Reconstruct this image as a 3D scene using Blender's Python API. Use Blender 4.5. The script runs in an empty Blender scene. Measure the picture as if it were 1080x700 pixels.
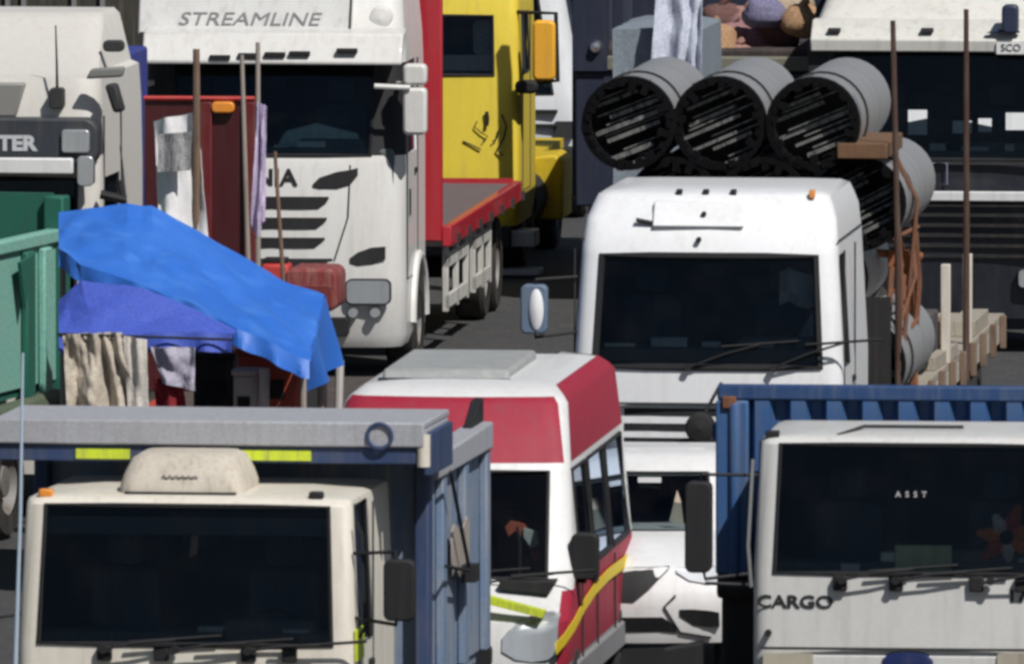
import bpy, bmesh, math, random
from mathutils import Vector, Matrix, noise
random.seed(7)
D2R = math.radians
scene = bpy.context.scene
COL = scene.collection

# ------------------------------------------------------------------ camera
FPX = 18000.0
CAM_H = 12.0
PITCH = math.atan(1270 / FPX)
cam_d = bpy.data.cameras.new('camera')
cam = bpy.data.objects.new('camera', cam_d); COL.objects.link(cam)
cam.location = (0, 0, CAM_H)
cam.rotation_euler = (math.pi / 2 - PITCH, 0, 0)
cam_d.sensor_width = 36; cam_d.lens = FPX / 1080 * 36
cam_d.clip_start = 1; cam_d.clip_end = 6000
cam_d.dof.use_dof = True
cam_d.dof.focus_distance = 240
cam_d.dof.aperture_fstop = 0.6 / 0.026
scene.camera = cam
scene.cycles.filter_width = 2.9
scene.cycles.use_denoising = True
scene.cycles.max_bounces = 8

# ------------------------------------------------------------------ light
SUN_AZ, SUN_EL = D2R(34), D2R(49)
to_sun = Vector((math.sin(SUN_AZ) * math.cos(SUN_EL), -math.cos(SUN_AZ) * math.cos(SUN_EL), math.sin(SUN_EL)))
w = bpy.data.worlds.new('World'); scene.world = w; w.use_nodes = True
nt = w.node_tree
sky = nt.nodes.new('ShaderNodeTexSky'); sky.sky_type = 'NISHITA'; sky.sun_disc = False
sky.sun_elevation = SUN_EL; sky.sun_rotation = math.atan2(to_sun.x, to_sun.y)
bg = nt.nodes['Background']; bg.inputs['Strength'].default_value = 0.05
nt.links.new(sky.outputs[0], bg.inputs[0])
sl = bpy.data.lights.new('sun', 'SUN'); sl.energy = 4.7; sl.angle = D2R(0.5); sl.color = (1.0, 0.97, 0.935)
so = bpy.data.objects.new('sun', sl); COL.objects.link(so)
so.rotation_euler = to_sun.to_track_quat('Z', 'Y').to_euler(); so.location = (60, -60, 90)
vs = scene.view_settings
vs.view_transform = 'Standard'; vs.look = 'None'; vs.gamma = 1; vs.use_curve_mapping = False
vs.exposure = -0.17

# ------------------------------------------------------------------ measuring: photo pixel -> metres
_F = Vector((0, math.cos(PITCH), -math.sin(PITCH))); _U = Vector((0, math.sin(PITCH), math.cos(PITCH)))
def ray(px, py):
    return _F + Vector((1, 0, 0)) * ((px - 540) / FPX) - _U * ((py - 350) / FPX)
def W(px, py, d):
    r = ray(px, py); return Vector((0, 0, CAM_H)) + r * (d / r.y)

# ------------------------------------------------------------------ materials
MATS = {}
def _mat(name):
    m = bpy.data.materials.new(name); m.use_nodes = True; MATS[name] = m
    return m, m.node_tree, m.node_tree.nodes['Principled BSDF']
def paint(name, col, rough=0.35, dirt=0.25, dcol=(0.16, 0.13, 0.10), scale=2.2, metal=0.0, coat=0.0, bump=0.0, var=0.035, streak=1.1):
    if name in MATS: return MATS[name]
    m, t, b = _mat(name)
    N = t.nodes.new; L = t.links.new
    tc = N('ShaderNodeTexCoord'); mp = N('ShaderNodeMapping'); mp.inputs['Scale'].default_value = (1, 1, 0.35)
    L(tc.outputs['Object'], mp.inputs[0])
    n1 = N('ShaderNodeTexNoise'); n1.inputs['Scale'].default_value = scale * 2; n1.inputs['Detail'].default_value = 8; n1.inputs['Roughness'].default_value = 0.68
    L(mp.outputs[0], n1.inputs['Vector'])
    r1 = N('ShaderNodeMapRange'); r1.inputs[1].default_value = 0.45; r1.inputs[2].default_value = 0.78
    r1.inputs[3].default_value = 0; r1.inputs[4].default_value = dirt
    L(n1.outputs['Fac'], r1.inputs[0])
    n2 = N('ShaderNodeTexNoise'); n2.inputs['Scale'].default_value = scale * 14; n2.inputs['Detail'].default_value = 5
    L(tc.outputs['Object'], n2.inputs['Vector'])
    r2 = N('ShaderNodeMapRange'); r2.inputs[1].default_value = 0.3; r2.inputs[2].default_value = 0.7
    r2.inputs[3].default_value = 1 - var; r2.inputs[4].default_value = 1 + var * 0.6
    L(n2.outputs['Fac'], r2.inputs[0])
    mx = N('ShaderNodeMix'); mx.data_type = 'RGBA'
    mx.inputs[6].default_value = (*col, 1); mx.inputs[7].default_value = (*dcol, 1)
    m3 = N('ShaderNodeMapping'); m3.inputs['Scale'].default_value = (7, 7, 0.45); n3 = N('ShaderNodeTexNoise'); n3.inputs['Scale'].default_value = scale; n3.inputs['Detail'].default_value = 4
    L(tc.outputs['Object'], m3.inputs[0]); L(m3.outputs[0], n3.inputs['Vector'])
    r3 = N('ShaderNodeMapRange'); r3.inputs[1].default_value = 0.52; r3.inputs[2].default_value = 0.75; r3.inputs[4].default_value = dirt * streak
    L(n3.outputs['Fac'], r3.inputs[0]); ad = N('ShaderNodeMath'); ad.operation = 'ADD'; ad.use_clamp = True
    L(r1.outputs[0], ad.inputs[0]); L(r3.outputs[0], ad.inputs[1]); L(ad.outputs[0], mx.inputs[0])
    vm = N('ShaderNodeVectorMath'); vm.operation = 'SCALE'
    L(mx.outputs[2], vm.inputs[0]); L(r2.outputs[0], vm.inputs['Scale'])
    L(vm.outputs[0], b.inputs['Base Color'])
    rr = N('ShaderNodeMapRange'); rr.inputs[3].default_value = rough; rr.inputs[4].default_value = min(1, rough + 0.35)
    L(n1.outputs['Fac'], rr.inputs[0]); L(rr.outputs[0], b.inputs['Roughness'])
    b.inputs['Metallic'].default_value = metal
    b.inputs['Coat Weight'].default_value = coat
    if bump:
        bp = N('ShaderNodeBump'); bp.inputs['Strength'].default_value = bump; bp.inputs['Distance'].default_value = 0.03
        L(n1.outputs['Fac'], bp.inputs['Height']); L(bp.outputs[0], b.inputs['Normal'])
    return m
def glass(name, tint=(0.35, 0.42, 0.45), refl=(.42, .5, .62)):
    if name in MATS: return MATS[name]
    m, t, b = _mat(name); N = t.nodes.new; L = t.links.new
    t.nodes.remove(b)
    tr = N('ShaderNodeBsdfTransparent'); tr.inputs[0].default_value = (*tint, 1)
    gl = N('ShaderNodeBsdfGlossy'); gl.inputs['Roughness'].default_value = 0.05; gl.inputs[0].default_value = (*refl, 1)
    fr = N('ShaderNodeFresnel'); fr.inputs[0].default_value = 1.5
    tc = N('ShaderNodeTexCoord'); n1 = N('ShaderNodeTexNoise'); n1.inputs['Scale'].default_value = 1.7; n1.inputs['Detail'].default_value = 6
    bp = N('ShaderNodeBump'); bp.inputs['Strength'].default_value = 0.05; bp.inputs['Distance'].default_value = 0.01
    L(tc.outputs['Object'], n1.inputs['Vector']); L(n1.outputs['Fac'], bp.inputs['Height']); L(bp.outputs[0], gl.inputs['Normal'])
    du = N('ShaderNodeBsdfDiffuse'); du.inputs[0].default_value = (0.35, 0.32, 0.28, 1)
    r1 = N('ShaderNodeMapRange'); r1.inputs[1].default_value = 0.45; r1.inputs[2].default_value = 0.8; r1.inputs[4].default_value = 0.012
    n2 = N('ShaderNodeTexNoise'); n2.inputs['Scale'].default_value = 3.1; n2.inputs['Detail'].default_value = 9
    L(tc.outputs['Object'], n2.inputs['Vector']); L(n2.outputs['Fac'], r1.inputs[0])
    m1 = N('ShaderNodeMixShader'); L(fr.outputs[0], m1.inputs[0]); L(tr.outputs[0], m1.inputs[1]); L(gl.outputs[0], m1.inputs[2])
    m2 = N('ShaderNodeMixShader'); L(r1.outputs[0], m2.inputs[0]); L(m1.outputs[0], m2.inputs[1]); L(du.outputs[0], m2.inputs[2])
    L(m2.outputs[0], t.nodes['Material Output'].inputs[0])
    return m
def cloth(name, col, rough=0.85, var=0.25, sheen=0.0, transl=0.0):
    return paint(name, col, rough, 0.12, (col[0] * .5, col[1] * .5, col[2] * .5), 3, var=var, bump=0.25)

white = paint('white_paint', (0.74, 0.74, 0.73), .3, .14, (.33, .29, .24), coat=.3)
white2 = paint('white_paint_cool', (0.66, 0.68, 0.70), .3, .16, (.33, .29, .24), coat=.3)
cream = paint('cream_paint', (0.70, 0.66, 0.57), .4, .25, (.36, .28, .2), coat=.2)
greywhite = paint('grey_white_paint', (0.60, 0.60, 0.58), .4, .2, (.33, .27, .2), coat=.2)
black = paint('black_plastic', (0.009, 0.009, 0.011), .55, .2, (.04, .036, .03))
trim = paint('dark_trim', (0.024, 0.025, 0.028), .6, .3, (.06, .055, .045))
rubber = paint('rubber', (0.02, 0.02, 0.02), .8, .5, (.1, .08, .06))
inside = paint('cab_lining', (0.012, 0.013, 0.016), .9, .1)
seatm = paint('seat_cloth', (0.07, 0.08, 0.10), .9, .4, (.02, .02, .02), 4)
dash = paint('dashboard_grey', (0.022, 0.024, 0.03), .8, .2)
steel = paint('steel', (0.42, 0.42, 0.42), .35, .3, (.12, .1, .08), metal=.8)
chrome = paint('chrome', (0.8, 0.8, 0.8), .12, .1, metal=1)
rim_m = paint('rim_grey', (0.22, 0.21, 0.2), .5, .5, (.14, .11, .08), metal=.3)
chassis_m = paint('chassis_black', (0.014, 0.014, 0.016), .75, .5, (.05, .04, .03))
lens_m = paint('lamp_lens', (0.55, 0.58, 0.6), .12, .15, metal=.5, coat=1)
amber = paint('amber_lens', (0.8, 0.28, 0.03), .3, .1, coat=1)
orange_p = paint('orange_mirror_paint', (0.85, 0.42, 0.03), .4, .15)
redlens = paint('red_lens', (0.5, 0.03, 0.02), .3, .1, coat=1)
wood = paint('timber', (0.30, 0.19, 0.10), .85, .5, (.12, .09, .06), 5, var=.3)
palewood = paint('pale_timber', (0.38, 0.34, 0.28), .85, .7, (.2, .16, .11), 5, var=.25)
rust = paint('rusty_steel', (0.22, 0.09, 0.045), .85, .6, (.06, .035, .025), 6, var=.3)
gls = glass('windscreen_glass', (0.55, 0.61, 0.63))
gls_side = glass('side_glass', (0.14, 0.17, 0.2), (.6, .7, .85))

# ------------------------------------------------------------------ mesh helpers
class MB:
    def __init__(s): s.v = []; s.f = []; s.mi = []; s.cur = 0
    def face(s, f): s.f.append(tuple(f)); s.mi.append(s.cur)
    def add(s, vs, fs, M=None):
        o = len(s.v)
        for p in vs:
            p = Vector(p); s.v.append(M @ p if M else p)
        for f in fs: s.face([i + o for i in f])
        return s
    def box(s, x0, x1, y0, y1, z0, z1, M=None):
        v = [(x, y, z) for z in (z0, z1) for y in (y0, y1) for x in (x0, x1)]
        return s.add(v, [(0, 2, 3, 1), (4, 5, 7, 6), (0, 1, 5, 4), (2, 6, 7, 3), (0, 4, 6, 2), (1, 3, 7, 5)], M)
    def prism(s, pts, y0, y1, M=None):           # polygon in xz, thickness in y
        n = len(pts); v = [(p[0], y0, p[1]) for p in pts] + [(p[0], y1, p[1]) for p in pts]
        f = [tuple(range(n)), tuple(range(2 * n - 1, n - 1, -1))] + [(i, i + n, (i + 1) % n + n, (i + 1) % n) for i in range(n)]
        return s.add(v, f, M)
    def xprism(s, pts, x0, x1, M=None):          # polygon in yz, thickness in x
        n = len(pts); v = [(x0, p[0], p[1]) for p in pts] + [(x1, p[0], p[1]) for p in pts]
        f = [tuple(range(n)), tuple(range(2 * n - 1, n - 1, -1))] + [(i, i + n, (i + 1) % n + n, (i + 1) % n) for i in range(n)]
        return s.add(v, f, M)
    def tube(s, pts, r, n=8, closed=False, cap=True):
        pts = [Vector(p) for p in pts]; N = len(pts); o = len(s.v)
        rs = r if isinstance(r, (list, tuple)) else [r] * N
        up = None
        for i, p in enumerate(pts):
            if closed: t = pts[(i + 1) % N] - pts[i - 1]
            else: t = pts[min(i + 1, N - 1)] - pts[max(i - 1, 0)]
            t.normalize()
            if up is None:
                up = Vector((0, 0, 1)) if abs(t.z) < .9 else Vector((0, 1, 0))
            a = t.cross(up).normalized(); up = a.cross(t).normalized()
            for k in range(n):
                th = 2 * math.pi * k / n
                s.v.append(p + (a * math.cos(th) + up * math.sin(th)) * rs[i])
        for i in range(N if closed else N - 1):
            j = (i + 1) % N
            for k in range(n):
                s.face((o + i * n + k, o + j * n + k, o + j * n + (k + 1) % n, o + i * n + (k + 1) % n))
        if cap and not closed:
            s.face([o + k for k in range(n)][::1]); s.face([o + (N - 1) * n + k for k in range(n)][::-1])
        return s
    def lathe(s, prof, axis='y', c=(0, 0, 0), n=32):   # profile (radius, along axis)
        o = len(s.v); P = len(prof)
        for k in range(n):
            th = 2 * math.pi * k / n
            for (r, a) in prof:
                u, v = r * math.cos(th), r * math.sin(th)
                q = {'y': (u, a, v), 'x': (a, u, v), 'z': (u, v, a)}[axis]
                s.v.append(Vector(c) + Vector(q))
        for k in range(n):
            for i in range(P - 1):
                a, b = o + k * P + i, o + ((k + 1) % n) * P + i
                s.face((a, b, b + 1, a + 1))
        return s
    def grid(s, rows):
        o = len(s.v); n = len(rows[0])
        for r in rows:
            for p in r: s.v.append(Vector(p))
        for i in range(len(rows) - 1):
            for j in range(n - 1):
                s.face((o + i * n + j, o + i * n + j + 1, o + (i + 1) * n + j + 1, o + (i + 1) * n + j))
        return s
    def build(s, name, mat, parent=None, bevel=0.0, solid=0.0, sub=0, angle=35, loc=None):
        me = bpy.data.meshes.new(name); me.from_pydata([tuple(p) for p in s.v], [], s.f)
        mats = mat if isinstance(mat, (list, tuple)) else [mat]
        for m in mats: me.materials.append(m)
        for p, i in zip(me.polygons, s.mi): p.material_index = i
        bm = bmesh.new(); bm.from_mesh(me); bmesh.ops.recalc_face_normals(bm, faces=bm.faces)
        for f in bm.faces: f.smooth = True
        for e in bm.edges:
            if len(e.link_faces) != 2 or e.calc_face_angle(0) > D2R(angle): e.smooth = False
        bm.to_mesh(me); bm.free()
        o = bpy.data.objects.new(name, me); COL.objects.link(o)
        if parent: o.parent = parent
        if loc: o.location = loc
        if sub:
            q = o.modifiers.new('sub', 'SUBSURF'); q.levels = sub; q.render_levels = sub
        if solid:
            q = o.modifiers.new('solid', 'SOLIDIFY'); q.thickness = solid; q.offset = -1
        if bevel:
            q = o.modifiers.new('bevel', 'BEVEL'); q.width = bevel; q.segments = 2; q.limit_method = 'ANGLE'; q.angle_limit = D2R(40)
        return o
def tag(o, label=None, cat=None, group=None, kind=None):
    if label: o['label'] = label
    if cat: o['category'] = cat
    if group: o['group'] = group
    if kind: o['kind'] = kind
    return o
def rbox(x0, x1, z0, z1, r, n=4):                  # rounded rectangle outline in xz
    P = []
    for cx, cz, a0 in ((x1 - r, z1 - r, 0), (x0 + r, z1 - r, 90), (x0 + r, z0 + r, 180), (x1 - r, z0 + r, 270)):
        for k in range(n + 1):
            a = D2R(a0 + 90 * k / n); P.append((cx + r * math.cos(a), cz + r * math.sin(a)))
    return P
def text(name, body, size, mat, parent, loc, rot=(math.pi / 2, 0, 0), extr=0.004, align='CENTER', sx=1.0, shear=0.0, offset=0.0, shell=None):
    c = bpy.data.curves.new(name, 'FONT'); c.body = body; c.size = size; c.extrude = extr
    c.align_x = align; c.align_y = 'CENTER'; c.shear = shear; c.offset = offset; c.resolution_u = 3
    tmp = bpy.data.objects.new('tmp', c); COL.objects.link(tmp)
    bpy.context.view_layer.update()
    me = bpy.data.meshes.new_from_object(tmp.evaluated_get(bpy.context.evaluated_depsgraph_get()))
    bpy.data.objects.remove(tmp); me.name = name
    me.materials.clear(); me.materials.append(mat)
    if shell:
        for v in me.vertices: v.co.z = extr + v.co.z * .5 - shell.yf(loc[0] + v.co.x * sx, loc[2] + v.co.y) + .003
        loc = (loc[0], 0, loc[2])
    o = bpy.data.objects.new(name, me); COL.objects.link(o); o.parent = parent
    o.location = loc; o.rotation_euler = rot; o.scale = (sx, 1, 1)
    return o

class Veh:
    """a vehicle frame: x right, y away from its nose, z up; measured off the photo"""
    def __init__(s, name, cx, D, yaw, label, cat, group='vehicles standing in the queue'):
        s.D = D; s.yaw = D2R(yaw)
        r = ray(cx, 350); s.X0 = r.x / r.y * D
        s.root = bpy.data.objects.new(name, None); COL.objects.link(s.root)
        s.root.empty_display_size = .5
        s.root.location = (s.X0, D, 0); s.root.rotation_euler = (0, 0, -s.yaw)
        tag(s.root, label, cat, group)
    def p(s, px, py, yl=0.0):
        n = Vector((math.sin(s.yaw), math.cos(s.yaw), 0)); o = Vector((s.X0, s.D, 0))
        r = ray(px, py); c = Vector((0, 0, CAM_H))
        t = ((o - c).dot(n) + yl) / r.dot(n)
        q = c + r * t - o
        return (q.x * math.cos(s.yaw) - q.y * math.sin(s.yaw), q.z)
    def z(s, py, yl=0.0): return s.p(540, py, yl)[1]
    def q(s, px, py, xl):                       # point on the local plane x = xl  -> (y, z)
        n = Vector((math.cos(s.yaw), -math.sin(s.yaw), 0)); o = Vector((s.X0, s.D, 0))
        r = ray(px, py); c = Vector((0, 0, CAM_H))
        t = ((o - c).dot(n) + xl) / r.dot(n)
        q = c + r * t - o
        return (q.x * math.sin(s.yaw) + q.y * math.cos(s.yaw), q.z)

class Shell:
    """stacked rounded rings: (z, yf, crown, hw, r, yb)"""
    NC = 4
    def __init__(s, rings, U, SY):
        s.rings = rings; s.U = U; s.SY = SY; s.P = []; s.seg = None
        for (z, yf, cr, hw, r, yb) in rings:
            pts = []; seg = []
            for i, u in enumerate(U):
                pts.append(Vector((u * (hw - r), yf + cr * u * u, z)))
                if i < len(U) - 1: seg.append('F%d' % i)
            for k in range(1, s.NC + 1):
                a = D2R(90 * k / s.NC); seg.append('R%d' % (k - 1))
                pts.append(Vector((hw - r + r * math.sin(a), yf + cr + r - r * math.cos(a), z)))
            y0 = yf + cr + r
            right = [max(y0 + .005 * (j + 1), y) for j, y in enumerate(SY)] + [max(yb, y0 + .005 * (len(SY) + 2))]
            for j, y in enumerate(right):
                pts.append(Vector((hw, y, z))); seg.append('S%d' % j)
            seg.append('B')
            for j, y in enumerate(reversed(right)):
                pts.append(Vector((-hw, y, z))); seg.append('T%d' % (len(right) - 1 - j))
            for k in range(s.NC, 0, -1):
                a = D2R(90 * k / s.NC)
                pts.append(Vector((-(hw - r + r * math.sin(a)), yf + cr + r - r * math.cos(a), z))); seg.append('L%d' % (k - 1))
            s.P.append(pts); s.seg = seg
        # order check: seg[i] joins pts[i] -> pts[i+1]
        s.n = len(s.P[0])
        s.seg = s.seg[:s.n]
    def keys(s, k0, k1, segs): return [(k, g) for k in range(k0, k1) for g in segs]
    def quad(s, k, g):
        i = s.seg.index(g); j = (i + 1) % s.n
        return [(k, i), (k, j), (k + 1, j), (k + 1, i)]
    def build(s, name, mats, parent, holes=(), paintmap=(), solid=0.025, bottom=False):
        holes = set(holes); mb = MB(); mb.v = [p for r in s.P for p in r]; pm = {}
        for (mi, ks) in paintmap:
            for k in ks: pm[k] = mi
        for k in range(len(s.P) - 1):
            for g in s.seg:
                if (k, g) in holes: continue
                mb.cur = pm.get((k, g), 0)
                mb.face([a * s.n + b for a, b in s.quad(k, g)])
        mb.cur = pm.get('top', 0)
        mb.face([(len(s.P) - 1) * s.n + i for i in range(s.n)])
        if bottom: mb.face([i for i in range(s.n)][::-1])
        mats = list(mats) if isinstance(mats, (list, tuple)) else [mats]
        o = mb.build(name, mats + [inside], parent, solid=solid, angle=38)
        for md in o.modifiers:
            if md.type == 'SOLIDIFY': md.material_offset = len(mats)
        return o
    def patch(s, name, mat, parent, keys, off=0.004, solid=0.0):
        vid = {}; mb = MB(); nrm = {}
        for k, g in keys:
            q = s.quad(k, g); P = [s.P[a][b] for a, b in q]
            nn = (P[1] - P[0]).cross(P[3] - P[0])
            if nn.length < 1e-9: continue
            nn.normalize()
            for c in q: nrm[c] = nrm.get(c, Vector()) + nn
        for c, nn in nrm.items():
            vid[c] = len(mb.v); mb.v.append(s.P[c[0]][c[1]] + nn.normalized() * off)
        for k, g in keys:
            q = s.quad(k, g)
            if all(c in vid for c in q): mb.face([vid[c] for c in q])
        return mb.build(name, mat, parent, solid=solid, angle=38)
    def yf(s, x, z):
        R_ = s.rings
        for a, b in zip(R_, R_[1:]):
            if a[0] <= z <= b[0] and b[0] > a[0]:
                t = (z - a[0]) / (b[0] - a[0]); y = a[1] + (b[1] - a[1]) * t; h = a[3] - a[4]
                return y + a[2] * min(1, abs(x / h)) ** 2
        return R_[0][1]
    def outline(s, k0, k1, segs, off=0.006):
        segi = [s.seg.index(g) for g in segs]; a, b = segi[0], segi[-1] + 1
        idx = [i % s.n for i in range(a, b + 1)]
        path = [s.P[k0][i] for i in idx] + [s.P[k][idx[-1]] for k in range(k0 + 1, k1)] + [s.P[k1][i] for i in reversed(idx)] + [s.P[k][idx[0]] for k in range(k1 - 1, k0, -1)]
        return path

def conf(S, cols, name, mat, parent, off=.006, depth=.05, mirror=False):
    """a low panel following a shell's front: cols = (x, z low, z high)"""
    if len(cols) == 2:
        (a, b, c), (d, e, f) = cols; cols = [(a + (d - a) * i / 8, b + (e - b) * i / 8, c + (f - c) * i / 8) for i in range(9)]
    if mirror: cols = [(-a, b, c) for a, b, c in cols][::-1]
    nz = 7; m = MB(); rows = [[(x, S.yf(x, z0) + depth, z0) for x, z0, z1 in cols]]
    for k in range(nz + 1): rows.append([(x, S.yf(x, z0 + (z1 - z0) * k / nz) - off, z0 + (z1 - z0) * k / nz) for x, z0, z1 in cols])
    rows.append([(x, S.yf(x, z1) + depth, z1) for x, z0, z1 in cols]); m.grid(rows)
    for c in (cols[0], cols[-1]):
        x, z0, z1 = c; m.add([(x, S.yf(x, z0) + depth, z0), (x, S.yf(x, z0) - off, z0), (x, S.yf(x, z1) - off, z1), (x, S.yf(x, z1) + depth, z1)], [(0, 1, 2, 3)])
    return m.build(name, mat, parent)
def wheel(parent, x, y, r=.5, w=.28, name='wheel', side=1):
    t = MB().lathe([(r * .56, -w * .5), (r * .9, -w * .5), (r * .98, -w * .38), (r, -w * .2), (r, w * .2), (r * .98, w * .38), (r * .9, w * .5), (r * .56, w * .5)], 'x', (x, y, r), 36)
    o = t.build(name, rubber, parent)
    h = MB().lathe([(r * .58, w * .45 * side), (r * .54, w * .3 * side), (r * .5, w * .05 * side), (r * .3, w * .1 * side), (r * .26, w * .4 * side), (0.01, w * .42 * side)], 'x', (x, y, r), 28)
    h.build('rim', rim_m, o)
    return o
def chassis(V, y0, y1, axles, r=.5, hw=1.0, zt=.98, mat=None, dual=()):
    m = MB()
    for sx in (-1, 1): m.box(sx * .43 - .05, sx * .43 + .05, y0, y1, zt - .3, zt - .05)
    y = y0 + .4
    while y < y1: m.box(-.42, .42, y, y + .1, zt - .27, zt - .1); y += 1.2
    m.build('chassis_frame', mat or chassis_m, V.root)
    for y in axles:
        MB().tube([(-hw + .1, y, r), (hw - .1, y, r)], .07).build('axle', chassis_m, V.root)
        for sx in (-1, 1):
            wheel(V.root, sx * (hw - .16), y, r, .3, side=sx)
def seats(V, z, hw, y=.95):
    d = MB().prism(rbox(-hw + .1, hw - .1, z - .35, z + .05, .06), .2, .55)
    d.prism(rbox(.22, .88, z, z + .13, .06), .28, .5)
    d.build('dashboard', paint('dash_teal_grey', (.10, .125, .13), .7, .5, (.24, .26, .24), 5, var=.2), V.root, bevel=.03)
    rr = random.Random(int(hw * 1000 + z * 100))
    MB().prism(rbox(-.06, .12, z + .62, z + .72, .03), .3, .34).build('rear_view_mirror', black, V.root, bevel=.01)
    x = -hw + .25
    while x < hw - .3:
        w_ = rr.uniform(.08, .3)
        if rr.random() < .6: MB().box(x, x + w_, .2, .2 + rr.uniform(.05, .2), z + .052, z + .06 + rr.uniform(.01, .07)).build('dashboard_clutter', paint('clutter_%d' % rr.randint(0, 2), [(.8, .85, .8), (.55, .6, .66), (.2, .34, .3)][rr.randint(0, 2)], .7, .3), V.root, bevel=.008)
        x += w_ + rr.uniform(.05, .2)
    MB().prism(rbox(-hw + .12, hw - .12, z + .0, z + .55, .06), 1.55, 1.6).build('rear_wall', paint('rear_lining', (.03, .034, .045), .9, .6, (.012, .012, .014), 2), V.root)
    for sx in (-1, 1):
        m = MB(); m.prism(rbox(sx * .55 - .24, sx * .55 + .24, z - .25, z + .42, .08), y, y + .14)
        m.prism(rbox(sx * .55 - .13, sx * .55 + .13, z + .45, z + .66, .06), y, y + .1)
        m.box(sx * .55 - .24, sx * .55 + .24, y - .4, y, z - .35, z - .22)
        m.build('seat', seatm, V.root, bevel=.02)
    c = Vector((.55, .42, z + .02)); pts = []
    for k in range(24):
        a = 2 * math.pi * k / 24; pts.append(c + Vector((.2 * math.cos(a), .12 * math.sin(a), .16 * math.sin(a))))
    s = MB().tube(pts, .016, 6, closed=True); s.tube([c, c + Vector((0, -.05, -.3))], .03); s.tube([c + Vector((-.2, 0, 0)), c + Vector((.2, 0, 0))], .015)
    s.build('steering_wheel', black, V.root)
def wiper(V, x, z, y, L=.55, ang=12, lean=0):
    a = D2R(ang); m = MB()
    p = Vector((x, y - .03, z)); e = p + Vector((math.cos(a) * L, 0.01, math.sin(a) * L))
    m.tube([p, p + (e - p) * .5 + Vector((0, -.02, .015)), e], .011, 6)
    m.tube([e + Vector((-.32 * math.cos(a * .3), 0.01, -.02)), e + Vector((.32 * math.cos(a * .3), .01, .03))], .012, 6)
    m.tube([p + Vector((0, .04, 0)), p + Vector((0, -.02, 0))], .03, 10)
    m.build('wiper', black, V.root)

# ------------------------------------------------------------------ ground
asph = paint('asphalt', (0.05, 0.05, 0.052), .9, .5, (.09, .085, .075), 1.2, var=.3, bump=.3)
g = MB(); g.grid([[(-1500, -200, 0), (1500, -200, 0)], [(-1500, 3000, 0), (1500, 3000, 0)]])
tag(g.build('ground', paint('dry_ground', (0.16, 0.13, 0.10), .95, .5, (.1, .08, .06), .3, var=.2)), kind='structure')
YAW = 5.5
def road_pt(lat, lng):          # lat metres right, lng metres along the road from the road origin
    a = D2R(YAW); o = Vector((0, 100, 0))
    return o + Vector((math.cos(a), -math.sin(a), 0)) * lat + Vector((math.sin(a), math.cos(a), 0)) * lng
g = MB(); g.grid([[road_pt(-16, -90) + Vector((0, 0, .004)), road_pt(16, -90) + Vector((0, 0, .004))], [road_pt(-16, 900) + Vector((0, 0, .004)), road_pt(16, 900) + Vector((0, 0, .004))]])
tag(g.build('road', asph), kind='structure')
lane = paint('road_marking_paint', (.6, .6, .57), .7, .6, (.08, .08, .08), 4)
g = MB()
for lat in (-3.6, 0, 3.6):
    lng = -60
    while lng < 300:
        a, b = road_pt(lat - .07, lng), road_pt(lat + .07, lng); c, d = road_pt(lat + .07, lng + 3), road_pt(lat - .07, lng + 3)
        for q in (a, b, c, d): q.z = .008
        g.add([a, b, c, d], [(0, 1, 2, 3)]); lng += 9
tag(g.build('road_markings', lane), kind='structure')

def cab(V, hw, bot, bump, seam, wsb, wst, edge, top, mat, length=1.75, rake=.13, cr=.05, r=.11, roofin=.1, win=True, bmat=None, tumble=.0, U=None, roof_y=.25, side=(.32, 1.2), glassmat=None):
    U = U or [-1, -.96, -.5, 0, .5, .96, 1]
    rings = [(bot, .05, cr, hw - .03, r, length), (bump, .0, cr, hw, r, length), (seam, .01, cr, hw, r, length), (wsb, .03, cr, hw, r, length),
             (wst, .03 + rake, cr, hw - tumble, r, length), (edge, .07 + rake, cr, hw - tumble - .01, r, length),
             (edge + (top - edge) * .7, .11 + rake, cr, hw - tumble - .06, r, length - .03), (top, .16 + rake, cr, hw - tumble - .2, r, length - .1), (top + .015, .4 + rake, cr, hw - tumble - .4, r, length - .3)]
    S = Shell(rings, U, list(side)); S.V = V
    F = ['F%d' % i for i in range(1, len(U) - 2)]
    holes = S.keys(3, 4, F) + (S.keys(3, 4, ['S1', 'T1']) if win else [])
    S.body = S.build('cab', [mat, bmat or black, black], V.root, holes, [(1, S.keys(0, 1, S.seg))] if bmat else [])
    S.glass = S.patch('windscreen', glassmat or gls, V.root, S.keys(3, 4, F), -.012)
    MB().tube(S.outline(3, 4, F), .018, 6, closed=True).build('windscreen_seal', black, S.glass)
    if win:
        for sg in ('S1', 'T1'):
            d = S.patch('side_window', gls_side, V.root, S.keys(3, 4, [sg]), -.012)
            MB().tube(S.outline(3, 4, [sg]), .014, 6, closed=True).build('window_seal', black, d)
        for sx in (-1, 1):                       # door shut lines as thin proud gaskets, and a handle
            x = sx * (hw + .002)
            m = MB()
            m.tube([(x, side[0] - .02, wsb + .0), (x, side[0] - .05, bump + .05), (x, side[1] + .1, bump + .05), (x, side[1] + .1, wst - .02)], .008, 5)
            dd = m.build('door_seam', trim, S.body)
            MB().box(x - .015 if sx > 0 else x - .025, x + .025 if sx > 0 else x + .015, side[1] - .12, side[1] + .03, wsb - .2, wsb - .15).build('door_handle', black, V.root, bevel=.008)
    seats(V, wsb + .02, hw, .95)
    return S
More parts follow.
